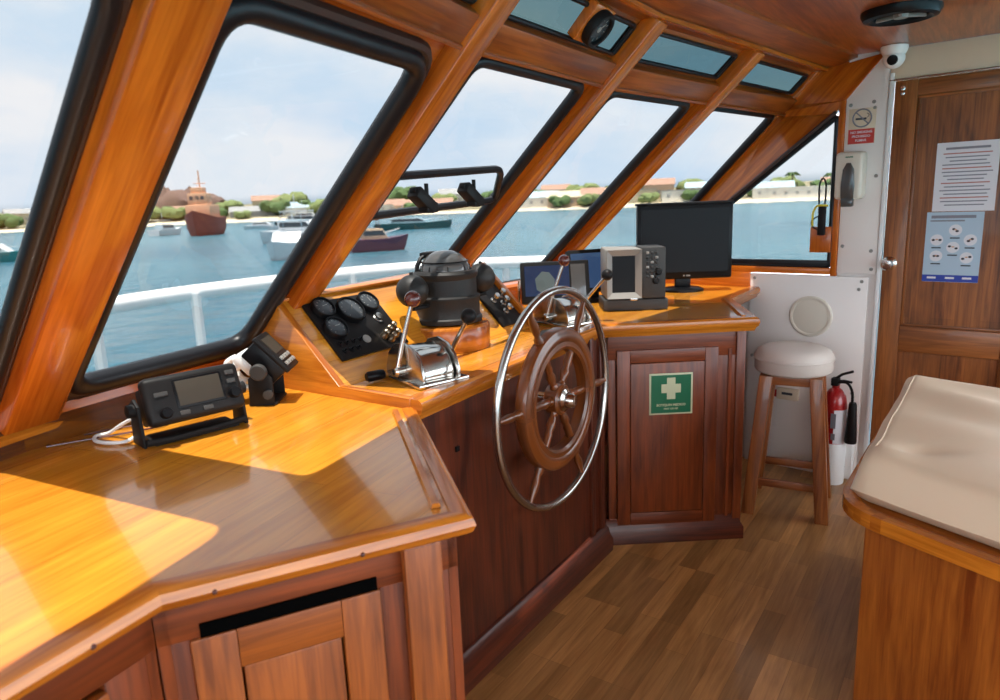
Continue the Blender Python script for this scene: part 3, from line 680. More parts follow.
for k in range(n_):
    for j in range(len(prof)):
        f = m.b.faces.new((rg[k][j], rg[(k + 1) % n_][j], rg[(k + 1) % n_][(j + 1) % len(prof)], rg[k][(j + 1) % len(prof)])); f.smooth = False; f.normal_update()
        a0 = 2 * PI * k / n_
        for l in f.loops:
            an = math.atan2(l.vert.co.z, l.vert.co.x); an = an if k < n_ - 1 or an >= 0 else an + 2 * PI
            l[m.uv].uv = (an * .19, math.hypot(l.vert.co.x, l.vert.co.z) + l.vert.co.y)
bmesh.ops.recalc_face_normals(m.b, faces=list(m.b.faces))
m.build('wooden_ring', 'wheel', sw_)
for k in range(6):
    an = math.radians(-3 + 60 * k); q = Matrix.Rotation(-an, 4, 'Y') @ Matrix.Rotation(PI / 2, 4, 'Y')
    m = MB(); m.lathe([(.011, .03), (.014, .045), (.009, .055), (.013, .070), (.015, .085), (.010, .100), (.013, .112), (.012, .155)], 12, q)
    m.lathe([(.014, .205), (.014, .222), (.009, .232), (.0125, .255), (.0125, .275), (.008, .300), (.008, .315)], 12, q); m.build('spoke', 'wheel', sw_)
m = MB(); m.lathe([(.046, -.022), (.046, .016), (.040, .022), (0, .022)], 28, RX90); m.build('hub', 'wheel', sw_)
m = MB(); m.lathe([(.034, .020), (.034, .028), (.024, .034), (.021, .050), (.014, .058), (0, .060)], 24, RX90); m.tube([(0, .02, 0), (0, .125, 0)], .016, 12); m.build('hub_cap', 'chrome', sw_, 'domed chrome hub cap')

# ------------------------------------------------------------------ electronics on the console top
pl_ = thing('chartplotter', 'chartplotter showing a blue chart, behind the top of the wheel', 'chartplotter', WORLD, (.240, 2.90, ZC - .004), math.radians(4))
Rt = Matrix.Rotation(math.radians(-14), 3, 'X')
m = MB(); m.box((0, 0, .125), (.285, .035, .172), R=Rt, bev=.006); m.build('case', 'black', pl_)
def facep(x, y, z, c=(0, 0, .125)): return Vector(c) + Rt @ Vector((x, y, z))
m = MB(); m.box(facep(-.035, -.0185, .006), (.185, .002, .125), R=Rt); m.build('screen', emis('chart_screen', (.01, .05, .22), .28), pl_)
m = MB()
pts = [(-.045, -.03), (-.050, .015), (-.020, .045), (.010, .040), (.032, .010), (.025, -.035), (-.01, -.055)]
m.extr([facep(-.035 + x, -.0200, z) for x, z in pts], Rt @ Vector((0, .001, 0))); m.build('chart_land', emis('chart_land', (.35, .42, .40), .3), pl_)
m = MB(); m.box(facep(.095, -.0185, 0), (.06, .003, .14), R=Rt, bev=.001); m.build('keypad', 'smoke', pl_)
m = MB(); m.box((0, .03, .008), (.16, .10, .016), bev=.004); m.box((0, .03, .05), (.05, .02, .09), bev=.004); m.build('bracket', 'black', pl_)
m = MB(); m.tube([(-.155, .0, .0), (-.15, -.01, .14)], .006, 8); m.build('side_arm', 'steel', pl_)
p2 = thing('display_unit', 'second display with pale blue screen, between chartplotter and radar', 'display', WORLD, (.44, 3.12, ZC), math.radians(14))
m = MB(); m.box((0, 0, .140), (.26, .035, .19), R=Rt, bev=.006); m.build('case', 'black', p2)
m = MB(); m.box(facep(0, -.0185, .0, (0, 0, .14)), (.235, .002, .155), R=Rt); m.build('screen', emis('pale_blue_screen', (.07, .15, .34), .4), p2)
m = MB(); m.box((0, .03, .008), (.16, .10, .016), bev=.004); m.box((0, .03, .05), (.05, .02, .09), bev=.004); m.build('bracket', 'black', p2)

rd = thing('radar_display', 'grey radar display with square hooded screen and black keypad', 'radar display', WORLD, (.562, 2.83, ZC), math.radians(-2))
rd.scale = (.92, .92, .95)
m = MB(); m.box((-.052, .108, .158), (.158, .20, .212), bev=.008); m.build('case', 'grey', rd)
m = MB()
oc_ = [(-.128, .055), (.024, .055), (.024, .262), (-.128, .262)]; ic = [(-.104, .080), (-.004, .080), (-.004, .236), (-.104, .236)]
ring(m, [Vector((x, -.006, z)) for x, z in ic], [Vector((x, -.020, z)) for x, z in oc_], Vector((0, .012, 0))); m.build('bezel', 'grey', rd)
m = MB(); m.box((-.054, .0, .158), (.110, .012, .165)); m.build('screen', 'screen', rd)
m = MB(); m.box((.078, .085, .160), (.104, .18, .216), bev=.006); m.build('keypad', 'dgrey', rd)
for r_ in range(6):
    for c_ in range(3):
        m = MB(); m.box((.050 + c_ * .020, -.008, .245 - r_ * .020), (.013, .010, .012), bev=.003); m.build('key', 'dgrey' if (r_ + c_) % 3 else 'grey', rd)
m = MB(); m.lathe([(.015, 0), (.015, .010), (.011, .022), (0, .023)], 16, T(.098, -.004, .165) @ RX90); m.build('knob', 'black', rd)
m = MB(); m.lathe([(.013, 0), (.013, .010), (.009, .020), (0, .021)], 16, T(.085, -.004, .125) @ RX90); m.build('knob', 'black', rd)
m = MB(); m.box((.0, .10, .024), (.285, .20, .048), bev=.006); m.build('base', 'dgrey', rd)
m = MB(); m.box((-.01, .0, .050), (.03, .02, .012), bev=.002); m.build('catch', 'steel', rd)

mn = thing('monitor', 'large black computer monitor on the right end of the console', 'monitor', WORLD, (.893, 3.335, ZC - .0), math.radians(-4))
m = MB(); m.box((0, .02, .235), (.445, .050, .350), bev=.010); m.box((0, .055, .23), (.30, .05, .24), bev=.01); m.build('case', 'gloss', mn)
m = MB(); m.box((0, -.006, .242), (.405, .003, .295)); m.build('screen', 'screen', mn)
m = MB(); m.box((0, .035, .414), (.449, .075, .012), bev=.004); m.build('top_cover', 'black', mn)
m = MB(); m.box((.018, -.0058, .077), (.018, .002, .006)); m.box((-.002, -.0058, .077), (.007, .002, .007)); m.build('badge', 'grey', mn)
m = MB(); m.lathe([(.100, 0), (.100, .010), (.080, .018), (.030, .022), (0, .022)], 32, T(0, .035, 0) @ Matrix.Diagonal((1, .8, 1, 1))); m.box((0, .04, .045), (.075, .022, .075), bev=.004); m.build('stand', 'gloss', mn)

# ------------------------------------------------------------------ radios on the chart desk
vh = thing('marine_radio', 'large black marine radio on a bracket, front of the chart desk', 'radio', WORLD, (-.690, 1.500, ZD), math.radians(44))
vh.scale = (1.08, 1.08, 1.04)
m = MB(); m.box((0, .01, .004), (.17, .07, .008), bev=.002)
for s_ in (-1, 1): m.extr([(s_ * .100, -.022, .0), (s_ * .100, .042, .0), (s_ * .100, .035, .085), (s_ * .100, .012, .098), (s_ * .100, -.010, .085)], (s_ * .006, 0, 0), bev=.001)
m.tube([(-.10, -.02, .010), (-.05, -.024, .008), (.05, -.024, .010), (.10, -.02, .012)], .008, 8); m.build('bracket', 'blackm', vh)
Rv = Matrix.Rotation(math.radians(-20), 3, 'X'); cv = Vector((0, .0, .083))
m = MB(); m.box(cv + Rv @ Vector((0, -.022, 0)), (.192, .034, .100), R=Rv, bev=.012, seg=3); body = m.build('case', 'black', vh)
m = MB(); m.box(cv + Rv @ Vector((0, .028, 0)), (.165, .075, .080), R=Rv, bev=.006); m.build('rear_case', 'blackm', vh)
def vf(x, z, y=-.040): return cv + Rv @ Vector((x, y, z))
m = MB(); m.box(vf(.008, .006), (.088, .003, .052), R=Rv, bev=.001); m.build('screen', 'lcd', vh)
m = MB(); m.box(vf(.008, .006, -.039), (.098, .003, .062), R=Rv, bev=.002); m.build('screen_bezel', 'gloss', vh)
for x, z, r in ((-.066, -.028, .011), (.074, -.016, .012)):
    m = MB(); m.lathe([(r, 0), (r, .012), (r - .002, .016), (0, .016)], 18, T(*vf(x, z, -.038)) @ Rv.to_4x4() @ RX90); m.build('knob', 'gloss', vh)
for x, z, w_ in ((.074, .030, .018), (.074, .011, .018), (-.030, -.034, .020), (.016, -.034, .020), (-.066, .012, .026)):
    m = MB(); m.box(vf(x, z), (w_, .004, .009), R=Rv, bev=.001); m.build('button', 'dgrey', vh)
for s_ in (-1, 1):
    m = MB(); m.lathe([(.014, 0), (.014, .012), (.010, .014), (0, .014)], 10, T(s_ * .106, .01, .075) @ Matrix.Rotation(s_ * PI / 2, 4, 'Y')); m.build('bracket_knob', 'blackm', vh)
m = MB(); lp_ = [(-.10, .05, .05), (-.115, .09, .03), (-.13, .13, .008), (-.155, .135, .006), (-.165, .10, .006), (-.15, .06, .006), (-.12, .04, .006), (-.09, .06, .01)]
def smooth(pts, n=6):
    pts = [Vector(p) for p in pts]; out = []
    for i in range(len(pts) - 1):
        p0, p1, p2_, p3 = pts[max(i - 1, 0)], pts[i], pts[i + 1], pts[min(i + 2, len(pts) - 1)]
        for k in range(n):
            t = k / n; out.append(.5 * ((2 * p1) + (-p0 + p2_) * t + (2 * p0 - 5 * p1 + 4 * p2_ - p3) * t * t + (-p0 + 3 * p1 - 3 * p2_ + p3) * t ** 3))
    return out + [pts[-1]]
m.tube(smooth(lp_), .004, 8); solo(m.build('cable', 'whitep'), 'thick white cable looping beside the left end of the marine radio', 'cable', WORLD, (-.700, 1.500, ZD), math.radians(44))
m = MB(); m.tube(smooth([(0, 0, .003), (.05, .05, .003), (.12, .11, .004), (.16, .17, .003), (.13, .19, .003), (.06, .13, .003), (.02, .08, .003)]), .0022, 6)
solo(m.build('thin_wire', 'redball'), 'thin brown wire lying in a loop along the back edge of the desk', 'wire', WORLD, (-.985, 1.44, ZD), math.radians(-15))

r2 = thing('radio', 'small tilted radio seen from its side, behind the large marine radio', 'radio', WORLD, (-.605, 1.755, ZD), math.radians(92))
m = MB(); m.box((0, .0, .003), (.10, .07, .006), bev=.002)
for s_ in (-1, 1): m.extr([(s_ * .048, -.030, 0), (s_ * .048, .032, 0), (s_ * .048, .030, .07), (s_ * .048, .012, .088), (s_ * .048, -.012, .088), (s_ * .048, -.030, .07)], (s_ * .005, 0, 0), bev=.001)
m.build('bracket', 'blackm', r2)
Rr = Matrix.Rotation(math.radians(-42), 3, 'X'); c2 = Vector((0, 0, .098))
m = MB(); m.box(c2 + Rr @ Vector((0, -.012, .0)), (.088, .050, .105), R=Rr, bev=.004); m.build('case', 'gloss', r2)
m = MB(); m.box(c2 + Rr @ Vector((0, -.043, .0)), (.098, .014, .118), R=Rr, bev=.005); m.build('front_bezel', 'black', r2)
m = MB(); m.box(c2 + Rr @ Vector((0, -.0508, .020)), (.070, .002, .050), R=Rr); m.build('screen', 'lcd', r2)
for k in range(8):
    m = MB(); m.box(c2 + Rr @ Vector((-.030 + (k % 4) * .020, -.052, -.022 - (k // 4) * .018)), (.014, .006, .011), R=Rr, bev=.002); m.build('key', 'grey', r2)
m = MB(); m.lathe([(.021, 0), (.021, .010), (.018, .014), (0, .014)], 20, T(-.053, 0, .088) @ Matrix.Rotation(-PI / 2, 4, 'Y')); m.build('side_knob', 'dgrey', r2)
m = MB(); m.lathe([(.012, 0), (.012, .012), (0, .013)], 8, T(-.053, -.018, .03) @ Matrix.Rotation(-PI / 2, 4, 'Y')); m.build('bracket_bolt', 'dgrey', r2)
m = MB()
m.box(c2 + Rr @ Vector((0, .026, .032)), (.080, .028, .060), R=Rr, bev=.006)
for x, z in ((-.02, .060), (.01, .045), (-.025, .035)): m.tube(smooth([c2 + Rr @ Vector((x, .03, z)), c2 + Rr @ Vector((x, .062, z + .004)), c2 + Rr @ Vector((x - .005, .072, z - .03)), c2 + Rr @ Vector((x, .06, z - .06))]), .008, 8)
m.build('rear_connectors', 'whitep', r2, 'white plugs and heat sink at the back')

# ================================================================== SASH AND LATCHES IN THE SECOND WINDOW
i = 2; n = pnorm(i)
# (window_3 in build order: between the second and third mullions)
def pp(u, v, off=.0): return patch(3, u, v) + pnorm(3) * off
w4 = bpy.data.objects['window_4']
lo_ = round_loop([pp(.04, .500, .012), pp(.88, .545, .012), pp(.74, .675, .012), pp(.03, .635, .012)], .045, 5)
m = MB(); m.tube(lo_, .0115, 8, True, up=pnorm(3)); ss = m.build('sash', 'rubber', w4, 'small dark hinged sash frame')
for uu, vv in ((.25, .622), (.54, .637)):
    base = pp(uu, vv, .02); m = MB(); m.tube([(.02, 0, 0), (.02, .0, -.035)], .006, 8)
    m.box((0, 0, -.045), (.085, .040, .034), R=Matrix.Rotation(math.radians(35), 3, 'Y'), bev=.004); m.box((.024, 0, -.066), (.05, .034, .028), bev=.004); m.box((-.030, 0, -.018), (.022, .02, .014), bev=.002)
    m.xf(Matrix.Translation(base) @ Matrix.Rotation(math.radians(55.5), 4, 'Z')); m.build('latch', 'black', ss)

# round gauge on the header
gi = 3
ctr = Tt[3].lerp(Tt[4], .57) + (Tt[3] - P[3]).normalized() * .165 + pnorm(3) * .035
gn = pnorm(3); gx = (Tt[4] - Tt[3]).normalized(); gz = gn.cross(gx) * -1; gz = gx.cross(-gn) if gx.cross(-gn).z > 0 else gn.cross(gx)
RG = Matrix(((gx.x, -gn.x, gz.x, ctr.x), (gx.y, -gn.y, gz.y, ctr.y), (gx.z, -gn.z, gz.z, ctr.z), (0, 0, 0, 1)))
ov = bpy.data.objects.new('overhead_gauge', None); COL.objects.link(ov); ov.matrix_world = RG; ov.location, ov.rotation_euler = RG.to_translation(), RG.to_euler(); ov.empty_display_size = .05
tag(ov, 'round black instrument on a square wooden block, above the front windows', 'gauge')
m = MB(); m.box((0, .012, 0), (.115, .030, .105), bev=.004); m.build('wooden_block', 'beam', ov)
m = MB(); m.lathe([(.050, 0), (.050, .018), (.046, .024), (.038, .024), (.036, .016)], 32, T(0, -.003, 0) @ RX90, caps=False); m.build('bezel', 'black', ov)
m = MB(); m.lathe([(.038, 0), (.038, .014), (0, .014)], 28, T(0, -.003, 0) @ RX90); m.build('dial', 'dial', ov)
m = MB()
for k in range(10): an = k * .6; m.box((.029 * math.cos(an), -.0178, .029 * math.sin(an)), (.007, .001, .002), R=Matrix.Rotation(-an, 3, 'Y'))
m.box((.006, -.018, .008), (.03, .001, .003), R=Matrix.Rotation(-.9, 3, 'Y')); m.lathe([(.008, 0), (.008, .002), (0, .002)], 12, T(0, -.017, 0) @ RX90); m.build('markings', 'grey', ov)

# ================================================================== THINGS ON THE SIDE WALL
vt = thing('vent_cover', 'round white vent cover on the lower wall panel above the stool', 'vent cover', WALL, (-.232, -.012, .765))
m = MB(); m.lathe([(.096, 0), (.096, .006), (.090, .011), (.082, .011), (.080, .007)], 40, RX90, caps=False); m.build('rim', 'ivory', vt)
m = MB(); m.lathe([(.082, 0), (.082, .007), (.05, .011), (0, .012)], 36, RX90); m.build('cap', 'ivory', vt)
sd_ = thing('soap_dispenser', 'cream soap dispenser with smoked window, left of the wooden door', 'soap dispenser', WALL, (-.088, -.006, 1.30))
m = MB(); m.box((0, -.042, .095), (.112, .084, .20), bev=.018, seg=3); m.build('case', 'ivory', sd_)
m = MB(); m.extr([(-.025, -.0905, 0), (.025, -.0905, 0), (.027, -.0905, .05), (.022, -.0905, .12), (.008, -.0905, .148), (-.008, -.0905, .148), (-.022, -.0905, .12), (-.027, -.0905, .05)], (0, .008, 0), bev=.002); m.build('window', 'smoke', sd_)
m = MB(); m.box((0, -.075, -.016), (.048, .034, .04), bev=.006); m.build('push_button', 'smoke', sd_)
m = MB(); m.box((0, -.0845, .172), (.03, .001, .005)); m.build('mark', 'green', sd_)
ns = thing('no_smoking_sign', 'red and cream no smoking sign on the narrow white panel', 'sign', WALL, (-.066, -.008, 1.60))
m = MB(); m.box((0, 0, 0), (.106, .003, .146), bev=.001); m.build('sheet', 'cream', ns)
m = MB(); m.box((0, -.002, -.042), (.102, .002, .060)); m.build('red_band', 'signred', ns)
m = MB(); m.tube([Vector((.036 * math.cos(k * PI / 16), -.002, .033 + .036 * math.sin(k * PI / 16))) for k in range(32)], .003, 6, True); m.tube([(-.025, -.002, .058), (.025, -.002, .008)], .003, 6); m.build('ban_circle', 'ink', ns)
m = MB(); m.box((-.004, -.0022, .030), (.042, .002, .008)); m.tube(smooth([(.02, -.002, .034), (.026, -.002, .044), (.018, -.002, .052)]), .0015, 6); m.build('cigarette', 'inkd', ns)
text('NO SMOKING', .0135, 'paper', ns, T(0, -.0035, -.025) @ RX90, bold=.0002); text('PROHIBIDO', .0135, 'paper', ns, T(0, -.0035, -.042) @ RX90, bold=.0002); text('FUMAR', .0135, 'paper', ns, T(0, -.0035, -.059) @ RX90, bold=.0002)
ex = thing('fire_extinguisher', 'red fire extinguisher with black horn, on the white wall behind the stool', 'fire extinguisher', WALL, (-.090, -.072, 0))
m = MB(); m.lathe([(.050, .02), (.052, .04), (.052, .375), (.046, .415), (.028, .445), (.016, .455), (.016, .47), (0, .47)], 28); m.build('cylinder', 'red', ex)
m = MB(); m.lathe([(.0535, .20), (.0535, .36)], 28, caps=False); bmesh.ops.delete(m.b, geom=[f for f in m.b.faces if not (-.3 < math.atan2(f.calc_center_median().y, f.calc_center_median().x) + 1.1 < 1.3)], context='FACES'); bmesh.ops.solidify(m.b, geom=list(m.b.faces), thickness=.001); m.build('paper_label', 'paper', ex)
m = MB(); m.box((.010, -.0545, .31), (.022, .001, .07)); m.box((.012, -.0545, .235), (.018, .001, .03)); m.build('printing', 'ink', ex)
m = MB(); m.lathe([(.054, .0), (.056, .004), (.056, .195), (.054, .198), (.0, .198)], 28); m.build('holder', 'whitep', ex, 'white plastic floor holder')
m = MB(); m.box((0, -.01, .485), (.032, .04, .035), bev=.004); m.tube([(0, -.01, .50), (.03, -.02, .525), (.075, -.03, .545)], .006, 8); m.tube([(0, -.01, .485), (.04, -.02, .495), (.072, -.03, .495)], .006, 8); m.build('valve', 'blackm', ex)
m = MB(); m.tube(smooth([(0, -.02, .48), (.05, -.03, .49), (.075, -.03, .455), (.078, -.025, .40)]), .006, 8); hs = m.build('hose', 'black', ex)
m = MB(); m.lathe([(.014, .40), (.017, .39), (.020, .33), (.026, .215), (.024, .210), (0, .210)], 20, T(.080, -.022, 0)); m.build('horn', 'black', hs)
wb = thing('wall_box', 'white cable box with yellow label, low on the wall beside the extinguisher', 'wall box', WALL, (-.012, -.012, .03))
m = MB(); m.box((-.035, -.02, .08), (.075, .04, .17), bev=.004); m.build('case', 'whitep', wb)
wb['label'] = 'narrow white box low on the wall between extinguisher and door'
m = MB(); m.lathe([(.006, 0), (.006, .004), (0, .005)], 8, T(-.03, -.04, .045) @ RX90); m.build('screw', 'inkd', wb)
ol = thing('power_outlet', 'cream outlet box with dark symbols on the wall behind the stool legs', 'outlet', WALL, (-.315, -.014, .36))
m = MB(); m.box((0, -.012, .02), (.10, .026, .055), bev=.003); m.build('case', 'cream', ol)
m = MB(); m.box((.0, -.026, .024), (.05, .002, .012)); m.build('symbols', 'inkd', ol)
m = MB(); m.box((-.065, -.005, .015), (.04, .012, .035), bev=.002); m.build('red_tab', 'red', ol)
cd = thing('security_camera', 'white dome security camera under the ceiling corner above the door', 'security camera', WALL, (.052, -.075, 1.893))
cd.scale = (.82, .82, .82)
m = MB(); m.lathe([(0, 0), (.060, 0), (.062, -.010), (.058, -.024), (.050, -.040)][::-1], 32, caps=False); m.ball((0, 0, -.055), .050, u=28, v=18); m.build('housing', 'white', cd)
m = MB(); Rk = Matrix.Rotation(math.radians(108), 4, 'X'); m.lathe([(.024, .040), (.024, .051), (.018, .053), (0, .050)], 22, T(0, 0, -.055) @ Matrix.Rotation(math.radians(4), 4, 'Z') @ Rk); m.build('lens', 'gloss', cd)
clp = thing('ceiling_lamp', 'round black rimmed fitting on the wooden ceiling near the corner', 'ceiling lamp', WORLD, (1.325, 2.40, 1.895))
m = MB(); m.lathe([(.078, -.004), (.080, -.022), (.092, -.030), (.108, -.026), (.116, -.010), (.116, 0)], 40, caps=False); m.build('rim', 'gloss', clp)
m = MB(); m.lathe([(0, -.012), (.080, -.012), (.080, 0), (0, 0)][::-1], 32, caps=False); m.build('lens', 'smoke', clp)
m = MB()
for k in range(3): an = k * 2 * PI / 3; m.box((.045 * math.cos(an), .045 * math.sin(an), -.018), (.09, .012, .010), R=Matrix.Rotation(an, 3, 'Z'), bev=.002)
m.lathe([(0, -.028), (.020, -.026), (.022, -.012), (0, -.012)][::-1], 16, caps=False); m.build('spokes', 'grey', clp)
p1 = thing('paper_notice', 'white printed notice, the upper of two sheets on the wooden door', 'notice', WALL, (.325, .002, 1.37))
m = MB(); m.box((0, 0, 0), (.213, .0012, .272)); m.build('sheet', 'paper', p1)
m = MB(); m.box((0, -.001, .112), (.15, .0012, .009))
for k in range(15): m.box(((k % 3) * .003 - .003, -.001, .092 - k * .0145), (.172 - (k * 37 % 5) * .012, .0012, .0045)) if k % 4 else None
m.build('printing', 'ink', p1)
m = MB()
for k in (0, 4, 8, 12): m.box((0, -.001, .092 - k * .0145), (.165, .0012, .0045))
m.build('red_printing', 'inkr', p1)
p2n = thing('safety_poster', 'pale blue hygiene poster with small pictures, below the white notice', 'poster', WALL, (.302, .002, 1.088))
m = MB(); m.box((0, 0, 0), (.198, .0012, .286)); m.build('sheet', 'bpaper', p2n)
m = MB(); m.box((0, -.001, -.128), (.198, .0012, .028)); m.build('blue_band', 'blue', p2n)
m = MB(); m.box((-.005, -.001, .124), (.155, .0012, .012)); m.box((-.025, -.001, .108), (.12, .0012, .006)); m.build('heading', 'ink', p2n)
spots = [(.006, .070), (-.057, .030), (.060, .030), (.002, .000), (-.055, -.036), (.052, -.042)]
m = MB()
for x, z in spots: m.lathe([(.023, 0), (.023, .0012), (0, .0012)], 20, T(x, -.0006, z) @ RX90)
m.build('picture_discs', 'paper', p2n)
m = MB()
for k, (x, z) in enumerate(spots):
    for s_ in (-1, 1): m.ball((x + s_ * (.006 + (k % 2) * .006), -.002, z + s_ * (k % 3 - 1) * .004), .0065, (1, .15, .7), 10, 6)
    m.box((x, -.001, z - .032), (.034, .0012, .005))
m.build('pictures', 'inkd', p2n)
m = MB()
for x, z in spots: m.ball((x, -.0022, z + .002), .005, (1.2, .15, .6), 10, 6)
m.build('picture_hands', 'skin', p2n)
m = MB()
for x in (-.065, 0, .06): m.box((x, -.0018, -.126), (.032, .0012, .008))
m.build('white_lettering', 'paper', p2n)
bl = thing('wooden_block', 'reddish wooden block fixed at the right edge of the side window', 'wooden block', WALL, (-.205, -.004, 1.065))
m = MB(); m.box((0, -.012, .055), (.088, .022, .115), bev=.002); m.build('block', 'beam', bl)
hh = thing('rigging_knife', 'black tool with yellow cord hanging at the right edge of the window', 'hanging tool', WALL, (-.205, -.035, 1.135))
m = MB(); m.box((.005, 0, .07), (.032, .022, .13), bev=.006); m.build('body', 'black', hh)
m = MB(); m.tube(smooth([(-.008, 0, .12), (-.012, 0, .22), (.002, 0, .255), (.016, 0, .22), (.014, 0, .12)]), .004, 8); m.tube(smooth([(-.012, 0, .09), (-.038, 0, .07), (-.034, 0, .045), (-.01, 0, .03)]), .003, 6); m.build('loop', 'black', hh)
m = MB(); m.tube(smooth([(.03, -.004, .135), (0, -.014, .138), (-.02, -.008, .13), (-.034, 0, .10), (-.034, 0, .045)]), .0045, 8); m.build('yellow_cord', 'yellow', hh)

# ================================================================== STOOL AND BENCH
st = thing('stool', 'round wooden stool with padded off-white seat, beside the console cabinet', 'stool', WORLD, (1.232, 2.86, 0), math.radians(-27))
m = MB(); m.lathe([(.138, .600), (.151, .607), (.155, .615), (.155, .655), (.157, .662), (.155, .672), (.143, .692), (.12, .704), (.05, .708), (0, .708)], 48); m.build('seat', 'leather', st)
m = MB(); m.tube([(.1565 * math.cos(k * PI / 24), .1565 * math.sin(k * PI / 24), .660) for k in range(48)], .0035, 6, True); m.build('piping', 'leather', st)
m = MB(); m.box((0, 0, .58), (.22, .22, .04), bev=.004); m.build('seat_support', 'stool', st)
for sx_, sy in ((1, 1), (1, -1), (-1, 1), (-1, -1)):
    m = MB(); a = Vector((sx_ * .145, sy * .145, 0)); b = Vector((sx_ * .095, sy * .095, .60)); e1 = Vector((1, 0, 0)); e2_ = Vector((0, 1, 0)); h = .026
    m.hexa([a + e1 * dx * h + e2_ * dy * h for dx, dy in ((-1, -1), (1, -1), (1, 1), (-1, 1))] + [b + e1 * dx * h + e2_ * dy * h for dx, dy in ((-1, -1), (1, -1), (1, 1), (-1, 1))], (0, 0, 1), bev=.003); m.build('leg', 'stool', st)
for k in range(4):
    an = k * PI / 2; z = .14 + (k % 2) * .03; Rz = Matrix.Rotation(an, 3, 'Z'); m = MB(); m.box(Rz @ Vector((0, -.134, z)), (.25, .018, .032), R=Rz, bev=.002); m.build('stretcher', 'stool', st)

bn = thing('bench', 'varnished wooden bench box with rounded rim, at the right edge', 'bench', BENCH)
ang = math.radians(37 - 0)      # far side direction in world: atan2 from +y
e2w = Vector((.60, .80, 0)); e2l = BENCH.inverted().to_3x3() @ e2w
def bq(x, t): return Vector((x, 0, 0)) + e2l * t
m = MB(); pol = [bq(.035, .03), bq(1.3, .03), bq(1.3, .92), bq(.035, .92)]
m.prism([(p.x, p.y) for p in pol], 0, .57, g=(0, 0, 1), bev=.004); m.build('box', 'bench', bn)
rim = round_loop([Vector((*bq(1.33, -.02).xy, .585)), Vector((*bq(0, -.02).xy, .585)), Vector((*bq(0, .95).xy, .585)), Vector((*bq(1.33, .95).xy, .585))], .10, 8)
m = MB(); m.sweep(rim, [(-.03, -.024), (.0, -.028), (.009, -.020), (.013, -.004), (.009, .008), (0, .013), (-.016, .011), (-.03, .012)], closed=True)
rm = m.build('rim', 'edge', bn)
m = MB(); pts = round_loop([bq(1.32, 0), bq(0.01, 0), bq(.01, .93), bq(1.32, .93)], .09, 6); m.prism([(p.x, p.y) for p in pts], .56, .588, g=(1, 0, 0)); m.build('top', 'bench', bn)
# cushion: dense rounded slab with soft wrinkles
NX, NY = 60, 44
def cush_pt(a, b, top):
    x = -.004 + a * 1.30; t = -.004 + b * .91
    p = bq(x, t)
    da = min(a, 1 - a) * 1.27; db = min(b, 1 - b) * .88
    ed = lambda d: math.sqrt(max(0, 1 - (1 - min(d / .045, 1)) ** 2))
    h = .085 * ed(da) * ed(db)
    if top:
        z = .625 + h + .012 * math.sin(min(1, da / .3) * PI / 2) * math.sin(min(1, db / .3) * PI / 2) + .018 * b
        z += .0075 * math.sin(17 * b + 5 * a + 2 * math.sin(4 * a)) * math.exp(-((b - .75) / .3) ** 2) + .004 * math.sin(23 * b - 9 * a) * math.exp(-(a / .5) ** 2)
        z -= .014 * math.exp(-(((a - .115) / .05) ** 2 + ((b - .16 - (a - .1) * .8) / .035) ** 2)); z += .008 * math.exp(-(((a - .06) / .035) ** 2 + ((b - .10) / .06) ** 2))
    else: z = .625 - .032 * ed(da) * ed(db)
    return Vector((p.x, p.y, z))
m = MB(); gt = [[m.b.verts.new(cush_pt(i / NX, j / NY, True)) for j in range(NY + 1)] for i in range(NX + 1)]
gb = [[(gt[i][j] if i in (0, NX) or j in (0, NY) else m.b.verts.new(cush_pt(i / NX, j / NY, False))) for j in range(NY + 1)] for i in range(NX + 1)]
for i in range(NX):
    for j in range(NY):
        f = m.b.faces.new((gt[i][j], gt[i + 1][j], gt[i + 1][j + 1], gt[i][j + 1])); f.smooth = True
        f = m.b.faces.new((gb[i][j], gb[i][j + 1], gb[i + 1][j + 1], gb[i + 1][j])); f.smooth = True
bmesh.ops.recalc_face_normals(m.b, faces=list(m.b.faces))
cu = thing('bench_cushion', 'thick beige vinyl cushion with soft creases, lying on the bench', 'cushion', BENCH)
m.build('pad', 'cush', cu)
m = MB(); m.tube([cush_pt(.034, b_, True) - Vector((0, 0, .0015)) for b_ in [.10 + k * .04 for k in range(21)]], .003, 6); m.build('seam', 'cush', cu)


# ================================================================== OUTSIDE
ZW = -2.85
def wet():
    m_, t, b = newmat('sea_water')
    b.inputs['Roughness'].default_value = .22; b.inputs['IOR'].default_value = 1.33
    tcn = N(t, 'ShaderNodeTexCoord'); ma = N(t, 'ShaderNodeMapping'); ma.inputs['Scale'].default_value = (.5, .5, 1); n1 = N(t, 'ShaderNodeTexNoise'); n1.inputs['Scale'].default_value = 1.1; n1.inputs['Detail'].default_value = 6
    n2 = N(t, 'ShaderNodeTexNoise'); n2.inputs['Scale'].default_value = .02; n2.inputs['Detail'].default_value = 3
    t.links.new(tcn.outputs['Object'], ma.inputs[0]); t.links.new(ma.outputs[0], n1.inputs[0]); t.links.new(tcn.outputs['Object'], n2.inputs[0])
    r = N(t, 'ShaderNodeValToRGB'); r.color_ramp.elements[0].color = (.020, .095, .14, 1); r.color_ramp.elements[1].color = (.055, .165, .21, 1); r.color_ramp.elements[0].position = .35; r.color_ramp.elements[1].position = .65
    t.links.new(n2.outputs[0], r.inputs[0]); t.links.new(r.outputs[0], b.inputs['Base Color'])
    bp = N(t, 'ShaderNodeBump'); bp.inputs['Strength'].default_value = 1.0; bp.inputs['Distance'].default_value = 1.3
    t.links.new(n1.outputs[0], bp.inputs['Height']); t.links.new(bp.outputs[0], b.inputs['Normal'])
    return m_
M['sea'] = wet()
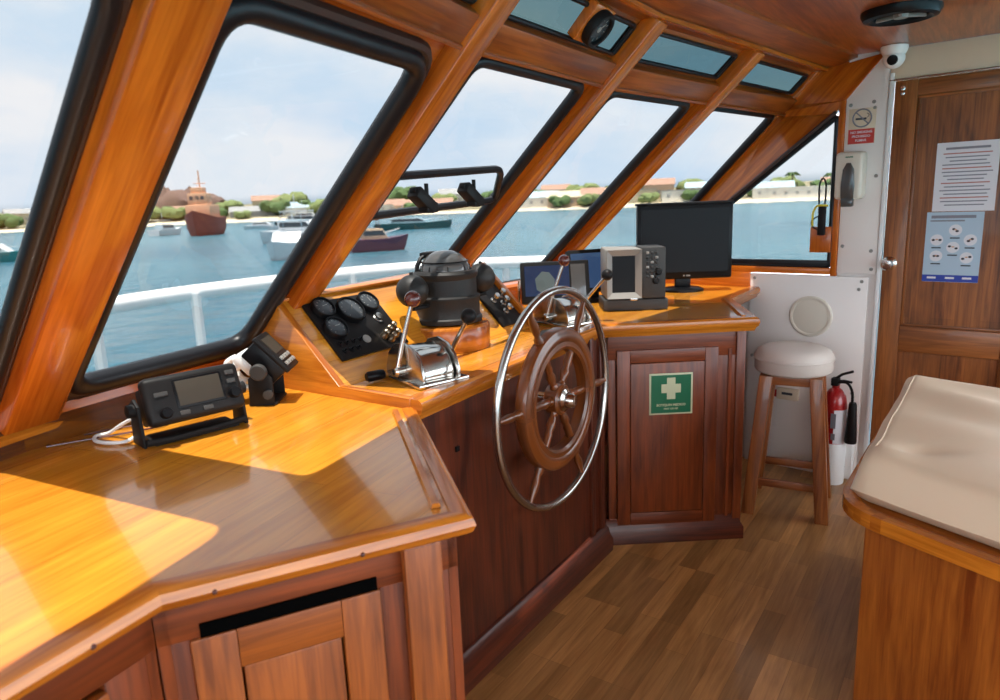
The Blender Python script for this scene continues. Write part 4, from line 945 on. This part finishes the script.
M['sand'] = plain('pale_sand', (.62, .52, .38), .9); M['scrub'] = plain('dry_scrub_land', (.22, .19, .11), .95, bump=.5, bscale=.2)
M['leaf'] = plain('tree_leaves', (.07, .12, .035), .9); M['leaf2'] = plain('pale_tree_leaves', (.16, .20, .07), .9); M['rock'] = plain('brown_rock', (.16, .10, .08), .95)
M['trunk'] = plain('palm_trunk', (.12, .09, .06), .9)
for k_, c_ in dict(bw=(.70, .68, .62), bo=(.60, .42, .29), bc=(.55, .47, .34), bt=(.36, .21, .15), bg=(.30, .30, .30), bb=(.35, .45, .50)).items(): M[k_] = plain('house_paint_' + k_, c_, .8)  # orange walls and red roofs have distance haze muted into their colour
M['tugred'] = plain('rusty_red_hull', (.24, .045, .028), .6); M['tugor'] = plain('faded_orange_paint', (.66, .36, .21), .6); M['hullw'] = plain('white_hull', (.62, .64, .66), .35)
M['purple'] = plain('purple_hull', (.10, .035, .07), .5); M['teal_h'] = plain('teal_hull', (.03, .22, .22), .5); M['navy'] = plain('navy_canvas', (.05, .08, .16), .6); M['boatdark'] = plain('dark_boat', (.05, .06, .07), .5)
M['hgrn'] = plain('dark_green_hull', (.03, .10, .10), .5)
m = MB(); m.prism([(-1200, -300), (1200, -300), (1200, 1400), (-1200, 1400)], ZW - .5, ZW); sea = m.build('sea', 'sea'); tag(sea, 'rippled teal harbour water around the boat, out to the shore', 'sea', kind='stuff')
# shore
shore = [(-420, 150), (-300, 235), (-190, 284), (-100, 296), (-30, 300), (25, 268), (105, 245), (190, 215), (320, 150)]
def offs(k, d):
    x, y = shore[k]; L = math.hypot(x, y); return (x * (L + d) / L, y * (L + d) / L)
def strip(name, rows, mat, label, cat):
    m = MB(); g = []
    for k in range(len(shore)):
        g.append([m.b.verts.new((*offs(k, d), ZW + z * (1 + .25 * math.sin(k * 2.3 + d * .1)) if z > 0 else ZW - 1)) for d, z in rows])
    for a, b in zip(g, g[1:]):
        for j in range(len(rows) - 1): m.b.faces.new((a[j], b[j], b[j + 1], a[j + 1]))
    for f in m.b.faces: f.normal_update()
    m._uv(m.b.faces)
    return tag(m.build(name, mat), label, cat, kind='stuff')
strip('beach', [(-1, 0), (3, .6), (14, 1.2), (16, 0)], 'sand', 'pale sand beach along the far shore', 'beach')
strip('hillside', [(12, 0), (14, 1.5), (60, 3.2), (140, 7), (220, 8), (260, 0)], 'scrub', 'low scrubby land rising behind the beach', 'hillside')
def shpos(az, d):   # azimuth in degrees right of ahead, distance beyond the shoreline
    best = None; dx, dy = math.sin(math.radians(az)), math.cos(math.radians(az))
    for (x0, y0), (x1, y1) in zip(shore, shore[1:]):
        den = dx * (y1 - y0) - dy * (x1 - x0)
        if abs(den) < 1e-6: continue
        t = (x0 * (y1 - y0) - y0 * (x1 - x0)) / den; s_ = (dx * y0 - dy * x0) / -den if False else ((dx * t - x0) / (x1 - x0) if abs(x1 - x0) > 1e-6 else (dy * t - y0) / (y1 - y0))
        if t > 0 and -.001 <= s_ <= 1.001: best = t
    t = (best or 280) + d; return Vector((dx * t, dy * t, ZW))
def house(az, d, w, dep, h, mat, roof, zb, label, flat=False, g='houses along the far shore'):
    p = shpos(az, d); t_ = thing('house', label, 'house', WORLD, (p.x, p.y, ZW + zb), -math.radians(az) + random.uniform(-.15, .15), g)
    m = MB(); h *= .86; w *= .86
    m.box((0, 0, h / 2), (w, dep, h)); m.build('walls', mat, t_)
    m = MB()
    if flat: m.box((0, 0, h + .15), (w + .5, dep + .5, .35))
    else: m.extr([(-w / 2 - .4, -dep / 2 - .4, h), (-w / 2 - .4, dep / 2 + .4, h), (-w / 2 - .4, 0, h + dep * .28)], (w + .8, 0, 0))
    m.build('roof', roof, t_)
    nwin = max(2, int(w / 3.5))
    for k in range(min(nwin, 5)):
        m = MB(); m.box((-w / 2 + w * (k + .5) / nwin, -dep / 2 - .03, h * .55), (1.1, .1, 1.1)); m.build('window', 'bg', t_)
    return t_
HS = [(-36.0, 25, 14, 8, 5, 'bw', 'bt', 1, 'white house with red roof at the far left of the shore'),
 (-33.6, 60, 12, 8, 6, 'bc', 'bg', 2.5, 'cream house behind the trees at the far left'),
 (-23.6, 30, 16, 9, 4.5, 'bc', 'bt', 1.5, 'tan house with red roof left of the tugboat'),
 (-18.6, 22, 22, 8, 3.6, 'bg', 'bg', 1.2, 'long grey shed right of the tugboat'),
 (-17.4, 60, 18, 9, 6, 'bc', 'bt', 4, 'tan two-storey house uphill, right of the tugboat'),
 (-15.4, 26, 16, 9, 4.5, 'bw', 'bb', 1.2, 'white building with blue-grey roof behind the white yacht'),
 (-12.5, 34, 18, 9, 5, 'bo', 'bt', 1.5, 'orange house behind the white yacht'),
 (-8.4, 24, 17, 8, 4.2, 'bw', 'bt', 1.2, 'white house seen above the small sash, left part'),
 (-5.6, 22, 30, 9, 3.6, 'bo', 'bt', 1.0, 'long low terracotta building seen through the sash'),
 (-3.0, 50, 18, 10, 6, 'bw', 'bg', 3, 'white block uphill right of the sash'),
 (1.2, 24, 15, 9, 5, 'bc', 'bg', 1, 'cream house at the left of the middle window'),
 (3.4, 16, 20, 9, 4.6, 'bw', 'bb', 1, 'white waterside house in the middle window'),
 (5.0, 45, 14, 8, 7, 'bw', 'bt', 2, 'tall white house with red roof, behind the waterside row'),
 (6.3, 14, 22, 9, 4.4, 'bo', 'bc', .8, 'peach waterside house in the middle window'),
 (8.4, 16, 16, 9, 5, 'bw', 'bt', 1, 'white house with red roof near the slanting beam'),
 (11.2, 20, 18, 9, 6, 'bc', 'bg', 1, 'cream flat-roofed block left of the monitor', True),
 (13.0, 34, 14, 9, 7, 'bo', 'bt', 2, 'peach tall house above the monitor'),
 (14.6, 14, 16, 8, 5.0, 'bw', 'bg', 1, 'white flat-roofed house above the monitor', True),
 (16.6, 24, 18, 8, 6, 'bc', 'bb', 1, 'cream house above the right end of the monitor'),
 (21.3, 14, 16, 8, 4.6, 'bw', 'bb', 1, 'white building at the left of the side window'),
 (23.4, 12, 26, 8, 4.4, 'bw', 'bw', .8, 'long white building in the side window', True),
 (25.8, 26, 14, 8, 5.5, 'bt', 'bt', 1, 'brown house behind the hanging tool'),
 (-28.3, 45, 14, 9, 5, 'bc', 'bg', 2, 'cream house hidden partly by the thick left beam')]
for h in HS: house(*h)
def tree(az, d, r, zb, mat, label, g='trees on the far shore'):
    p = shpos(az, d); t_ = thing('tree', label, 'tree', WORLD, (p.x, p.y, ZW + zb), random.uniform(0, 6), g)
    m = MB()
    for k in range(5): an = k * 1.3; m.ico((math.cos(an) * r * .9, math.sin(an) * r * .9, r * (1.0 + .25 * math.sin(k * 2.1))), r * random.uniform(.6, .85), (1.1, 1.1, .85), 2, .16)
    m.build('crown', mat, t_)
    m = MB(); m.tube([(0, 0, -.5), (0, 0, r * .9)], .35, 6); m.build('trunk', 'trunk', t_)
TREES = [(-36.6, 20, 4.6, 1, 'leaf', 'dark bushy tree at the very left edge of the far shore'),
 (-35.2, 22, 4.0, 1, 'leaf2', 'pale tree just right of the white house at the far left'),
 (-34.2, 18, 3.6, .8, 'leaf', 'small dark tree next to the first window frame, far left shore'),
 (-26.0, 18, 4.2, 1, 'leaf2', 'pale tree beside the thick beam, under the rocky hill'),
 (-25.0, 22, 3.8, 1, 'leaf', 'dark tree under the rocky hill, left of the tugboat'),
 (-24.0, 18, 3.4, 1, 'leaf2', 'low pale tree touching the tugboat on its left side'),
 (-21.4, 20, 3.6, 1, 'leaf', 'dark tree just right of the tugboat funnel'),
 (-20.4, 40, 4.4, 2, 'leaf2', 'pale tree at the left end of the long grey shed'),
 (-17.0, 22, 4.4, 1, 'leaf', 'big dark tree at the right end of the long grey shed'),
 (-15.9, 45, 5.0, 3, 'leaf2', 'tall pale tree on the rise behind the white building'),
 (-14.2, 30, 4.2, 1, 'leaf', 'dark tree above the nearest white motor yacht'),
 (-13.4, 22, 4.0, 1, 'leaf2', 'pale tree close to the black window seal, above the yachts'),
 (-11.4, 40, 5, 2, 'leaf', 'dark tree right of the orange house behind the yachts'),
 (-10.4, 24, 3.6, 1, 'leaf2', 'small pale tree left of the white house seen through the sash'),
 (-7.2, 60, 5, 4, 'leaf', 'dark tree on the rise between the two sash latches'),
 (-4.0, 35, 4, 1.5, 'leaf2', 'pale tree at the right end of the terracotta building'),
 (0.2, 30, 4.2, 1.5, 'leaf', 'dark tree at the left of the middle window, before the cream house'),
 (2.3, 40, 4.4, 2, 'leaf2', 'pale tree between the cream and white waterside houses'),
 (4.2, 32, 3.6, 1.6, 'leaf', 'small dark tree left of the tall white house with red roof'),
 (7.2, 28, 4.6, 1.5, 'leaf2', 'large pale tree right of the peach waterside house'),
 (9.6, 24, 4.2, 1, 'leaf', 'dark tree beside the slanting beam left of the monitor'),
 (10.3, 30, 4.0, 1.5, 'leaf2', 'pale tree left of the cream flat-roofed block'),
 (12.3, 46, 4.2, 2.2, 'leaf', 'dark tree behind the peach house above the monitor'),
 (15.7, 40, 4.4, 2, 'leaf2', 'pale tree above the right half of the monitor'),
 (20.2, 22, 3.6, 1, 'leaf', 'dark tree at the left tip of the side window'),
 (22.2, 34, 4.2, 1.5, 'leaf2', 'pale tree behind the left end of the long white building'),
 (24.9, 20, 3.4, 1, 'leaf', 'dark tree at the right end of the long white building'),
 (1.0, 8, 2.6, .5, 'leaf2', 'low pale bush by the water at the left of the middle window'),
 (5.3, 7, 2.8, .5, 'leaf', 'low dark bush by the water before the tall white house'),
 (7.6, 7, 2.8, .5, 'leaf2', 'low pale bush by the water left of the white house by the beam'),
 (9.3, 8, 3.0, .5, 'leaf', 'low dark bush by the water touching the slanting beam'),
 (12.2, 8, 2.6, .5, 'leaf2', 'low pale bush by the water just above the monitor'),
 (15.6, 8, 2.8, .5, 'leaf', 'low dark bush by the water above the right of the monitor'),
 (-6.4, 10, 2.6, .5, 'leaf', 'low dark bush before the terracotta building'),
 (-19.4, 10, 2.4, .5, 'leaf2', 'low pale bush before the long grey shed')]
for az, d, r, zb, mt_, lb in TREES: tree(az, d, r, zb, mt_, lb)
def palm(az, d, h, label):
    p = shpos(az, d); t_ = thing('palm_tree', label, 'palm tree', WORLD, (p.x, p.y, ZW + 1))
    m = MB(); m.tube([(0, 0, 0), (.3, 0, h * .5), (.2, 0, h)], .28, 6); m.build('trunk', 'trunk', t_)
    for k in range(11):
        an = k * 2 * PI / 11; m = MB(); c, s_ = math.cos(an), math.sin(an); m.tube([(.2, 0, h), (.2 + c * 1.4, s_ * 1.4, h + .7), (.2 + c * 2.8, s_ * 2.8, h - .3)], [.45, .6, .15], 6, flat=.25); m.build('frond', 'leaf', t_)
palm(22.6, 20, 8.2, 'tall palm rising above the long white building, left one'); palm(25.2, 16, 7.2, 'shorter palm beside the hanging tool')
# rocky hill with ruin-like outcrop
p = shpos(-24.3, 150); m = MB(); random.seed(3)
for dx, dz, r, hh_ in ((-14, 0, 16, 11), (4, 0, 20, 13), (22, 0, 15, 10), (-2, 3, 9, 15), (12, 2, 8, 14), (-30, 0, 16, 6)): m.ico((dx, 0, 6), r, (.75, .6, hh_ / r), 3, .13)
solo(m.build('rocky_hill', 'rock'), 'brown rocky hill rising behind the tugboat', 'hill', WORLD, (p.x, p.y, ZW), math.radians(24.3))

def hull(m, L, B, H, bow=.35, sheer=.35, draft=.3):   # length along x (bow +x)
    sec = []; n = 10
    for i in range(n + 1):
        t = i / n; x = -L / 2 + L * t; w = B / 2 * (1 if t < .5 else math.cos((t - .5) / .5 * PI / 2) ** .7 if t < 1 else .02); w = max(w, .03); w0 = w * .72
        zt_ = H * (1 + sheer * max(0, (t - .45) / .55) ** 2 + .08 * (1 - t)); xo = bow * H * max(0, t - .6) / .4
        sec.append([m.b.verts.new(q) for q in ((x - 0, -w0, -draft), (x + xo * .5, -w * .93, H * .4), (x + xo, -w, zt_), (x + xo, w, zt_), (x + xo * .5, w * .93, H * .4), (x, w0, -draft))])
    fs = []
    for a, b in zip(sec, sec[1:]):
        for j in range(6): fs.append(m.b.faces.new((a[j], b[j], b[(j + 1) % 6], a[(j + 1) % 6])))
    fs.append(m.b.faces.new(sec[0])); fs.append(m.b.faces.new(sec[-1][::-1])); bmesh.ops.recalc_face_normals(m.b, faces=fs); 
    for f in fs: f.normal_update()
    m._uv(fs)
# tug
tg = thing('tugboat', 'rusty red tugboat anchored in front of the rocky hill', 'boat', WORLD, (-57.8, 141.8, ZW), math.radians(-82))
m = MB(); hull(m, 13, 7.6, 3.2, .4, .5); m.build('hull', 'tugred', tg)
m = MB(); m.box((-1, 0, 4.4), (9, 5.4, 3.0), bev=.15); m.box((.6, 0, 6.9), (5, 4.2, 2.4), bev=.15); m.box((1.0, 0, 8.6), (3, 2.8, 1.2), bev=.1); m.build('deckhouse', 'tugor', tg)
m = MB(); m.tube([(-.6, 0, 7), (-.6, 0, 12.5)], .16, 6); m.tube([(-.6, -1.4, 10), (-.6, 1.4, 10)], .08, 6); m.tube([(-.6, 0, 12), (6.5, 0, 3.5)], .04, 4); m.build('mast', 'tugor', tg)
m = MB(); m.lathe([(.85, 5), (.75, 8.2), (.6, 8.2)], 14, T(-3.2, 0, 0)); m.build('funnel', 'boatdark', tg)
for k in range(3): m = MB(); m.box((3.16, -1.2 + k * 1.2, 7.2), (.06, .8, .7)); m.build('window', 'boatdark', tg)
tg.scale = (.88, .84, 1.0)
def yacht(label, loc_, rz, L, B, hm, cm_, canopy='navy', sc=1):
    t_ = thing('motor_boat', label, 'boat', WORLD, loc_, rz)
    m = MB(); hull(m, L, B, 1.3 * sc, .6, .35); m.build('hull', hm, t_)
    m = MB(); m.extr([(-L * .28, -B * .34, 1.3 * sc), (L * .22, -B * .34, 1.3 * sc), (L * .10, -B * .34, 2.5 * sc), (-L * .28, -B * .34, 2.6 * sc)], (0, B * .68, 0), bev=.05); m.build('cabin', cm_, t_)
    m = MB(); m.extr([(-L * .26, -B * .345, 1.75 * sc), (L * .155, -B * .345, 1.75 * sc), (L * .10, -B * .345, 2.3 * sc), (-L * .26, -B * .345, 2.3 * sc)], (0, B * .69, 0)); m.build('cabin_windows', 'boatdark', t_)
    m = MB(); m.box((-L * .1, 0, 3.5 * sc), (L * .3, B * .7, .12), bev=.03)
    for sx_ in (-L * .24, L * .04):
        for sy in (-1, 1): m.tube([(sx_, sy * B * .32, 2.5 * sc), (sx_, sy * B * .32, 3.5 * sc)], .04, 5)
    m.build('flybridge', canopy, t_)
    m = MB(); m.tube([(L * .12, -B * .3, 1.9 * sc), (L * .46, 0, 2.4 * sc), (L * .12, B * .3, 1.9 * sc)], .035, 5); m.tube([(-L * .12, 0, 3.5 * sc), (-L * .12, 0, 5.4 * sc)], .05, 5); m.build('rails', 'hullw', t_)
    return t_
yacht('white motor yacht nearest outside, bow towards us with navy canvas', (-18.6, 64.5, ZW), math.radians(-92), 8, 3.8, 'hullw', 'hullw', 'bb', .92)
yacht('larger white motor yacht moored behind the nearest one', (-24.5, 92, ZW), math.radians(-20), 11, 4.2, 'hullw', 'hullw', 'hullw', 1.15)
yacht('small grey motor boat beyond the tugboat, right', (-43, 150, ZW), math.radians(8), 9, 3, 'hullw', 'bg', 'boatdark', .8)
yacht('dark sided motor boat moored beyond the white yachts', (-47, 178, ZW), math.radians(10), 15, 4.5, 'boatdark', 'bg', 'boatdark', 1.1)
yacht('purple and yellow workboat beyond the compass', (-11.4, 68, ZW), math.radians(18), 5.0, 2.6, 'purple', 'bo', 'tugred', .85)
yacht('long dark green boat moored far behind the purple one', (-14.5, 125, ZW), math.radians(4), 13, 3.2, 'hgrn', 'bb', 'bw', .8)
yacht('teal hulled boat at the left edge of the photo', (-54, 76, ZW), math.radians(15), 9, 3, 'teal_h', 'hullw', 'hullw', .75)
yacht('small white boat left of the tugboat, beside the thick beam', (-70, 152, ZW), math.radians(75), 8, 3, 'hullw', 'bb', 'bg', .9)
yacht('small white skiff with low cabin, right of the tugboat', (-57, 176, ZW), math.radians(5), 9, 3, 'hullw', 'hullw', 'bw', .6)
yacht('white sailing launch against the shore behind the yachts', (-56, 215, ZW), math.radians(8), 13, 4, 'hullw', 'bw', 'bw', 1.3)

# white bow rail of our own boat
rl = thing('bow_rail', 'white painted bow rail outside the front windows', 'railing', WORLD, (-3, 6.8, -.6))
rp = [Vector((-4.4, 3.2, .60)), Vector((-3.46, 5.84, .60)), Vector((-2.95, 6.68, .61)), Vector((-2.35, 7.23, .62)), Vector((-1.66, 7.75, .63)), Vector((-.8, 8.2, .63)), Vector((.05, 8.43, .62)), Vector((1.3, 8.5, .6))]
rps = smooth(rp, 5)
m = MB(); m.tube(rps, .075, 10, up=(0, 0, 1)); loc(rl, m).build('top_rail', 'wpaint', rl)
for k in (1, 2, 4, 5, 6):
    q = rp[k] + Vector((.06, 0, 0)); m = MB(); m.tube([Vector((q.x, q.y, -.55)), q], .05, 8); loc(rl, m).build('post', 'wpaint', rl)
m = MB(); m.sweep([Vector((p.x, p.y, -.6)) for p in rp], [(-.08, -.6), (.08, -.6), (.08, .22), (-.08, .22)]); loc(rl, m).build('bulwark', 'wpaint', rl)
